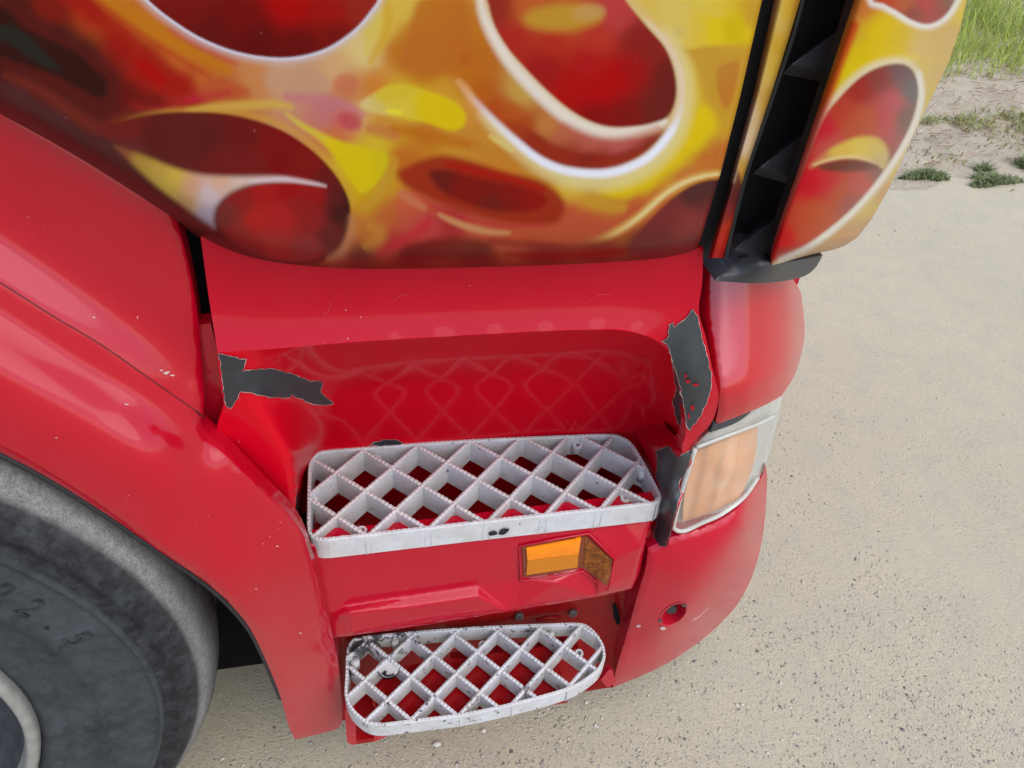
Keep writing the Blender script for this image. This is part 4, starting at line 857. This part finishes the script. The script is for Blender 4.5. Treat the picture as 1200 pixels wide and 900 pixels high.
# raised sidewall characters
def letters(txt, r, a0, size, da, h=.0007):
    for i, ch in enumerate(txt):
        if ch == ' ': continue
        cu = bpy.data.curves.new('c', 'FONT'); cu.body = ch; cu.size = size; cu.extrude = h; cu.align_x = 'CENTER'; cu.resolution_u = 2
        ob = bpy.data.objects.new('c', cu); me = bpy.data.meshes.new_from_object(ob); bpy.data.objects.remove(ob)
        a = a0-da*i; e = WU*math.cos(a)+WZ*math.sin(a); f = WU*math.sin(a)-WZ*math.cos(a)
        mt = Matrix((( *f, 0), (*e, 0), (*WN, 0), (0, 0, 0, 1))).transposed(); mt[0][3], mt[1][3], mt[2][3] = e*r+WN*.0097
        mt[3] = (0, 0, 0, 1); me.transform(mt); me.name = 'raised_character'
        link('raised_character', me, M_tyre, wheel)
letters('315/70 R22.5', .497, math.radians(64), .044, math.radians(4.6), .0006)
#REST
# ------------------------------------------------------------------ ground, verge, grass, stones
def ground_mat():
    m, nt, b = new_mat('sandy hard ground')
    g = N(nt, 'ShaderNodeNewGeometry').outputs['Position']
    base = ramp(nt, noise(nt, 1.1, 6, .65, g), [(.3, (.46, .41, .29)), (.7, (.51, .455, .32))])
    mid = ramp(nt, noise(nt, 9, 6, .65, g), [(.42, 0), (.68, 1)])
    base = mix(nt, mul(nt, mid, .6), base, (.40, .37, .295))
    gr = ramp(nt, noise(nt, 130, 4, .75, g), [(.38, 0), (.62, 1)])
    base = mix(nt, mul(nt, gr, .4), base, (.47, .435, .34))
    patch = ramp(nt, noise(nt, 5, 4, .6, g), [(.35, .25), (.65, 1)])
    v = N(nt, 'ShaderNodeTexVoronoi'); v.inputs['Scale'].default_value = 75; nt.links.new(g, v.inputs['Vector'])
    s1 = ramp(nt, noise(nt, 150, 2, .5, g), [(.58, 0), (.65, 1)]); s1 = mul(nt, s1, patch)
    s2 = ramp(nt, noise(nt, 70, 3, .6, g), [(.66, 0), (.71, 1)])
    base = mix(nt, mul(nt, s1, .62), base, (.22, .21, .195)); base = mix(nt, mul(nt, s2, .5), base, (.24, .215, .17))
    pale = ramp(nt, noise(nt, 22, 5, .7, g), [(.64, 0), (.72, 1)])
    base = mix(nt, mul(nt, pale, .4), base, (.60, .58, .55))
    nt.links.new(base, b.inputs['Base Color']); setp(b, Roughness=.95, Specular_IOR_Level=.15)
    h = mul(nt, mul(nt, noise(nt, 240, 4, .75, g), .5), mul(nt, noise(nt, 60, 5, .75, g), .8), 'ADD')
    bump(nt, b, h, .007); return m
M_ground = ground_mat()
mesh('ground', [(-400, -400, 0), (400, -400, 0), (400, 400, 0), (-400, 400, 0)], [[0, 1, 2, 3]], M_ground, kind='structure')
A_, B_ = PZ(1060, 216, 0)[:2], PZ(1200, 209, 0)[:2]
AX = (B_-A_)/np.linalg.norm(B_-A_); NX = np.array([-AX[1], AX[0]])
def vg(s, w): return A_+AX*s+NX*w
wd = lambda x, y: float((PZ(x, y, 0)[:2]-A_)@NX)
W_soil, W_mid, W_grass = wd(1130, 186), wd(1130, 150), wd(1130, 106)
def n2(x, y, seed=0):
    r = np.random.default_rng(seed); v = 0
    for k in range(7):
        a = r.uniform(0, 6.28); f = 1.6**k*1.5; v = v+np.sin((x*math.cos(a)+y*math.sin(a))*f+r.uniform(0, 6.28)+1.3*np.sin((x*math.sin(a)-y*math.cos(a))*f*.7))/1.35**k
    return v/2.5
# loose earth of the verge: one uneven sheet
ss = np.arange(-6, 9, .035); ww = np.r_[np.arange(-.25, W_grass+.6, .03), np.linspace(W_grass+.7, 26, 22)]
SS, WW = np.meshgrid(ss, ww)
Hh = .012*n2(SS*2, WW*5, 1)+.010*n2(SS*8, WW*14, 2)+.007*n2(SS*22, WW*30, 3)
rise = sm(-.2, .35, WW)*.018+sm(W_mid-.2, W_grass+.6, WW)*.05
Zv = (Hh*.55*sm(-.15, .3, WW+.22*n2(SS*1.3, WW*0, 5)+.06*n2(SS*7, WW*4, 8))+rise-.008*(1-sm(-.2, .12, WW+.2*n2(SS*1.3, SS*0, 5)+.07*n2(SS*8, WW*5, 6))))
XY = A_[None, None]+SS[..., None]*AX+WW[..., None]*NX
nv, nu = SS.shape; i = (np.arange(nv-1)[:, None]*nu+np.arange(nu-1)[None])
Q = np.stack([i, i+1, i+nu+1, i+nu], -1).reshape(-1, 4)
def earth_mat():
    m, nt, b = new_mat('loose dry earth')
    g = N(nt, 'ShaderNodeNewGeometry').outputs['Position']
    c = ramp(nt, noise(nt, 5, 7, .7, g), [(.3, (.46, .39, .28)), (.5, (.56, .485, .365)), (.72, (.61, .54, .42))])
    lit = ramp(nt, noise(nt, 26, 6, .75, g), [(.55, 0), (.66, 1)])
    c = mix(nt, mul(nt, lit, .55), c, (.38, .25, .17))
    d = ramp(nt, noise(nt, 60, 4, .7, g), [(.6, 0), (.7, 1)]); c = mix(nt, mul(nt, d, .6), c, (.16, .13, .10))
    nt.links.new(c, b.inputs['Base Color']); setp(b, Roughness=.95, Specular_IOR_Level=.1)
    bump(nt, b, noise(nt, 55, 6, .75, g), .03); return m
np_mesh('verge', np.c_[XY.reshape(-1, 2), Zv.ravel()], Q, earth_mat(), kind='structure', smooth=True)
def zver(s, w):
    return float(np.interp(w, [-.2, .35, W_mid-.2, W_grass+.6], [.0, .016, .018, .068]))

def leaf_mat(name, c, var=.4):
    m, nt, b = new_mat(name)
    at = N(nt, 'ShaderNodeAttribute', attribute_name='tint').outputs['Fac']
    nt.links.new(ramp(nt, at, [(0, [x*.55 for x in c]), (.6, c), (.86, [min(1, x*1.5) for x in c]), (.93, (.34, .30, .14)), (1, (.42, .36, .20))]), b.inputs['Base Color'])
    setp(b, Roughness=.55, Specular_IOR_Level=.3)
    tl = N(nt, 'ShaderNodeBsdfTranslucent'); nt.links.new(b.inputs['Base Color'].links[0].from_socket, tl.inputs[0])
    ms = N(nt, 'ShaderNodeMixShader'); ms.inputs[0].default_value = .35
    nt.links.new(b.outputs[0], ms.inputs[1]); nt.links.new(tl.outputs[0], ms.inputs[2]); nt.links.new(ms.outputs[0], nt.nodes['Material Output'].inputs[0]); return m
M_grass = leaf_mat('grass blades', (.42, .50, .10)); M_weed = leaf_mat('weed leaves', (.20, .245, .10)); M_cover = leaf_mat('low yellow green cover', (.34, .36, .14))
def blades(name, base, hgt, wid, lean, mat, seg=3, dry=.0, **k):
    """curved tapering blades; base (n,3), hgt (n,), each with its own lean"""
    n = len(base); az = rng.uniform(0, 2*math.pi, n); face = az+rng.normal(0, .6, n)+math.pi/2
    t = np.linspace(0, 1, seg+1)
    ln = lean*rng.uniform(.2, 1.5, n)
    X = base[:, None, 0]+np.cos(az)[:, None]*hgt[:, None]*ln[:, None]*t**1.9
    Y = base[:, None, 1]+np.sin(az)[:, None]*hgt[:, None]*ln[:, None]*t**1.9
    Z = base[:, None, 2]+hgt[:, None]*(t-.35*np.minimum(ln, 1.6)[:, None]*t**2.4)
    w = wid*rng.uniform(.6, 1.4, n)[:, None]*(1-t**1.6*.96)
    dx, dy = np.cos(face)[:, None]*w, np.sin(face)[:, None]*w
    V = np.stack([np.stack([X-dx, Y-dy, Z], -1), np.stack([X+dx, Y+dy, Z], -1)], 2).reshape(-1, 3)
    m = (seg+1)*2; b0 = (np.arange(n)*m)[:, None]; j = np.arange(seg)[None]*2
    Q = np.stack([b0+j, b0+j+1, b0+j+3, b0+j+2], -1).reshape(-1, 4)
    o = np_mesh(name, V, Q, mat, **k)
    tint = np.clip(rng.beta(2, 2, n)*.8, 0, .85); dr = rng.random(n) < dry; tint[dr] = rng.uniform(.9, 1, dr.sum())
    a = o.data.attributes.new('tint', 'FLOAT', 'POINT'); a.data.foreach_set('value', np.repeat(tint, m).astype(np.float32)); return o
# tall grass beyond the earth strip, in clumps
nb = 42000
s_ = rng.uniform(-4, 8, nb); w_ = W_grass+rng.gamma(1.6, .75, nb)
cl = n2(s_*2.3, w_*2.3, 11); edge = W_grass+.13*n2(s_*3, s_*0, 12)
keep = (w_ > edge)&(cl > -.75+rng.normal(0, .35, nb)); s_, w_, cl = s_[keep], w_[keep], cl[keep]
bs = np.c_[A_+s_[:, None]*AX+w_[:, None]*NX, np.full(len(s_), .04)]
blades('tall_grass', bs, np.clip(.17+.10*cl+rng.normal(0, .07, len(s_)), .06, .55)*np.clip(.6+(w_-W_grass)*.6, .6, 1.5), .0038, .75, M_grass, 4, .12, kind='stuff')
# thin low cover half way across the earth
def cover(name, n, s0, s1, w0, w1, seed, mat, h, label=None):
    s_ = rng.uniform(s0, s1, n); w_ = rng.normal((w0+w1)/2, (w1-w0)/3.4, n); k = n2(s_*3.5, w_*6, seed) > -.05; s_, w_ = s_[k], w_[k]
    z = np.array([zver(0, w) for w in w_])
    return blades(name, np.c_[A_+s_[:, None]*AX+w_[:, None]*NX, z], h*rng.uniform(.5, 1.6, len(s_)), .005, 1.1, mat, 2, .18, kind='stuff')
cover('ground_cover', 9000, -3, 6, wd(1130, 163), wd(1130, 136), 21, M_cover, .04)
cover('sparse_grass', 2500, -3, 6, wd(1130, 205), wd(1130, 160), 25, M_cover, .025)
# separate weed tufts along the edge of the hard ground
def weed(x, y, rx, ry, n, h, label):
    c = PZ(x, y, .01); root = thing('weed', label, 'weed', tuple(c), 'weeds at the edge of the hard ground')
    e = (PZ(x+rx, y, .01)-c)[:2]; f = (PZ(x, y-ry, .01)-c)[:2]
    r = np.sqrt(rng.random(n)); a = rng.uniform(0, 6.28, n); jig = 1+.35*np.sin(a*3+x)
    p = (r*np.cos(a)*jig)[:, None]*e+(r*np.sin(a)*jig)[:, None]*f
    bs = np.c_[p, np.full(n, -.008)]
    blades('foliage', bs, h*rng.uniform(.4, 1.3, n)*(1.15-.7*r), .0055, 1.2, M_weed, 3, .04, parent=root)
    tube('stem', [(0, 0, -.01), (.004, 0, .015), (.01, .004, .035)], [.004, .003, .0015], M_weed, root, 5)
weed(1084, 206, 25, 5, 520, .055, 'wide dark green weed tuft nearest the truck corner')
weed(1164, 211, 28, 6, 520, .05, 'low green weed spread at the right edge of the photo')
weed(1153, 198, 10, 3, 150, .06, 'small upright weed sprig just behind the right weed spread')
weed(1200, 193, 9, 4, 200, .07, 'little weed cut off by the right photo edge')
# dry litter on the earth
nl = 1500; s_ = rng.uniform(-2, 6, nl); w_ = rng.uniform(.15, W_grass+.2, nl); az = rng.normal(math.atan2(AX[1], AX[0]), .6, nl); L_ = rng.uniform(.012, .06, nl)
c = A_+s_[:, None]*AX+w_[:, None]*NX; z = np.array([zver(0, w) for w in w_])+.010+rng.uniform(0, .012, nl)
dv = np.c_[np.cos(az), np.sin(az)]*L_[:, None]; pv = np.c_[-np.sin(az), np.cos(az)]*.0028
V = np.stack([np.c_[c-dv-pv, z], np.c_[c-dv+pv, z], np.c_[c+dv+pv, z+.003], np.c_[c+dv-pv, z+.003], np.c_[c, z+.005]], 1).reshape(-1, 3)
b0 = np.arange(nl)*5; T = np.concatenate([np.stack([b0+i_, b0+(i_+1) % 4, b0+4], -1) for i_ in range(4)])
lt = np_mesh('dry_litter', V, T, leaf_mat('dry stalks', (.30, .19, .11)), kind='stuff')
a = lt.data.attributes.new('tint', 'FLOAT', 'POINT'); a.data.foreach_set('value', np.repeat(rng.beta(2, 2, nl), 5).astype(np.float32))
# fine gravel lying on the hard ground: many small stones in one object
def stones(name, cen, rad, mat, **k):
    base = np.array([(1,0,0),(-1,0,0),(0,1,0),(0,-1,0),(0,0,1),(0,0,-1)], float)
    tri = np.array([(0,2,4),(2,1,4),(1,3,4),(3,0,4),(2,0,5),(1,2,5),(3,1,5),(0,3,5)])
    n = len(cen); a = rng.uniform(0, 6.28, n); sc = rad[:, None]*np.c_[rng.uniform(.8, 1.6, n), rng.uniform(.6, 1.1, n), rng.uniform(.35, .7, n)]
    v = base[None]*sc[:, None]*rng.uniform(.75, 1.2, (n, 6, 1)); x = v[..., 0]*np.cos(a)[:, None]-v[..., 1]*np.sin(a)[:, None]; y = v[..., 0]*np.sin(a)[:, None]+v[..., 1]*np.cos(a)[:, None]
    V = np.stack([x+cen[:, 0:1], y+cen[:, 1:2], v[..., 2]+cen[:, 2:3]], -1).reshape(-1, 3)
    o = np_mesh(name, V, (np.arange(n)[:, None, None]*6+tri).reshape(-1, 3), mat, **k)
    at = o.data.attributes.new('tint', 'FLOAT', 'POINT'); at.data.foreach_set('value', np.repeat(rng.random(n), 6).astype(np.float32)); return o
def stone_mat():
    m, nt, b = new_mat('gravel stone'); at = N(nt, 'ShaderNodeAttribute', attribute_name='tint').outputs['Fac']
    nt.links.new(ramp(nt, at, [(0, (.11, .11, .11)), (.22, (.26, .24, .21)), (.5, (.38, .345, .29)), (.85, (.46, .42, .35)), (1, (.50, .47, .41))]), b.inputs['Base Color']); setp(b, Roughness=.85, Specular_IOR_Level=.25); return m
M_stone = stone_mat()
ng = 15000
px = rng.uniform(180, 1230, ng*2); py = 200+740*rng.random(ng*2)**.8; pts = PV(px, py, 0*px); d = FWD*LENS+(px-600)[:, None]*IX+(py-450)[:, None]*IY
g = EYE+d*((0-EYE[2])/d[:, 2])[:, None]; dens = n2(g[:, 0]*2.2, g[:, 1]*2.2, 31); k = (dens+rng.normal(0, .3, ng*2) > .1)&((g[:, 0]-A_[0])*NX[0]+(g[:, 1]-A_[1])*NX[1] < .1); g = g[k][:ng]
g[:, 2] = .0003; stones('gravel', g, rng.gamma(2.0, .00065, len(g))+.0006, M_stone, kind='stuff')
def pebble(x, y, r, label, tint):
    c = PZ(x, y, r*.35); bm = bmesh.new(); bmesh.ops.create_icosphere(bm, subdivisions=2, radius=r)
    for v in bm.verts: v.co = Vector((v.co.x*1.2, v.co.y*.85, v.co.z*.7))*(1+.16*math.sin(v.co.x*900+x)+.1*math.sin(v.co.y*1300+y))
    o = bm_link('pebble', bm, M_stone, smooth=True); o.location = c; tag(o, label, 'pebble', 'larger pebbles on the ground')
    a = o.data.attributes.new('tint', 'FLOAT', 'POINT'); a.data.foreach_set('value', [tint]*len(o.data.vertices))
pebble(511.5, 872, .0072, 'largest pale pebble on the ground under the lower step', .97)
pebble(566.5, 856, .0055, 'cream pebble touching the front band of the lower step', .93)
pebble(687, 823, .0042, 'tiny pale pebble below the right end of the lower step', .98)
pebble(888, 763, .0042, 'dark grey pebble out on the open ground right of the bumper', .05)
pebble(814, 775, .0038, 'small dark pebble on the ground just off the bumper bottom', .03)
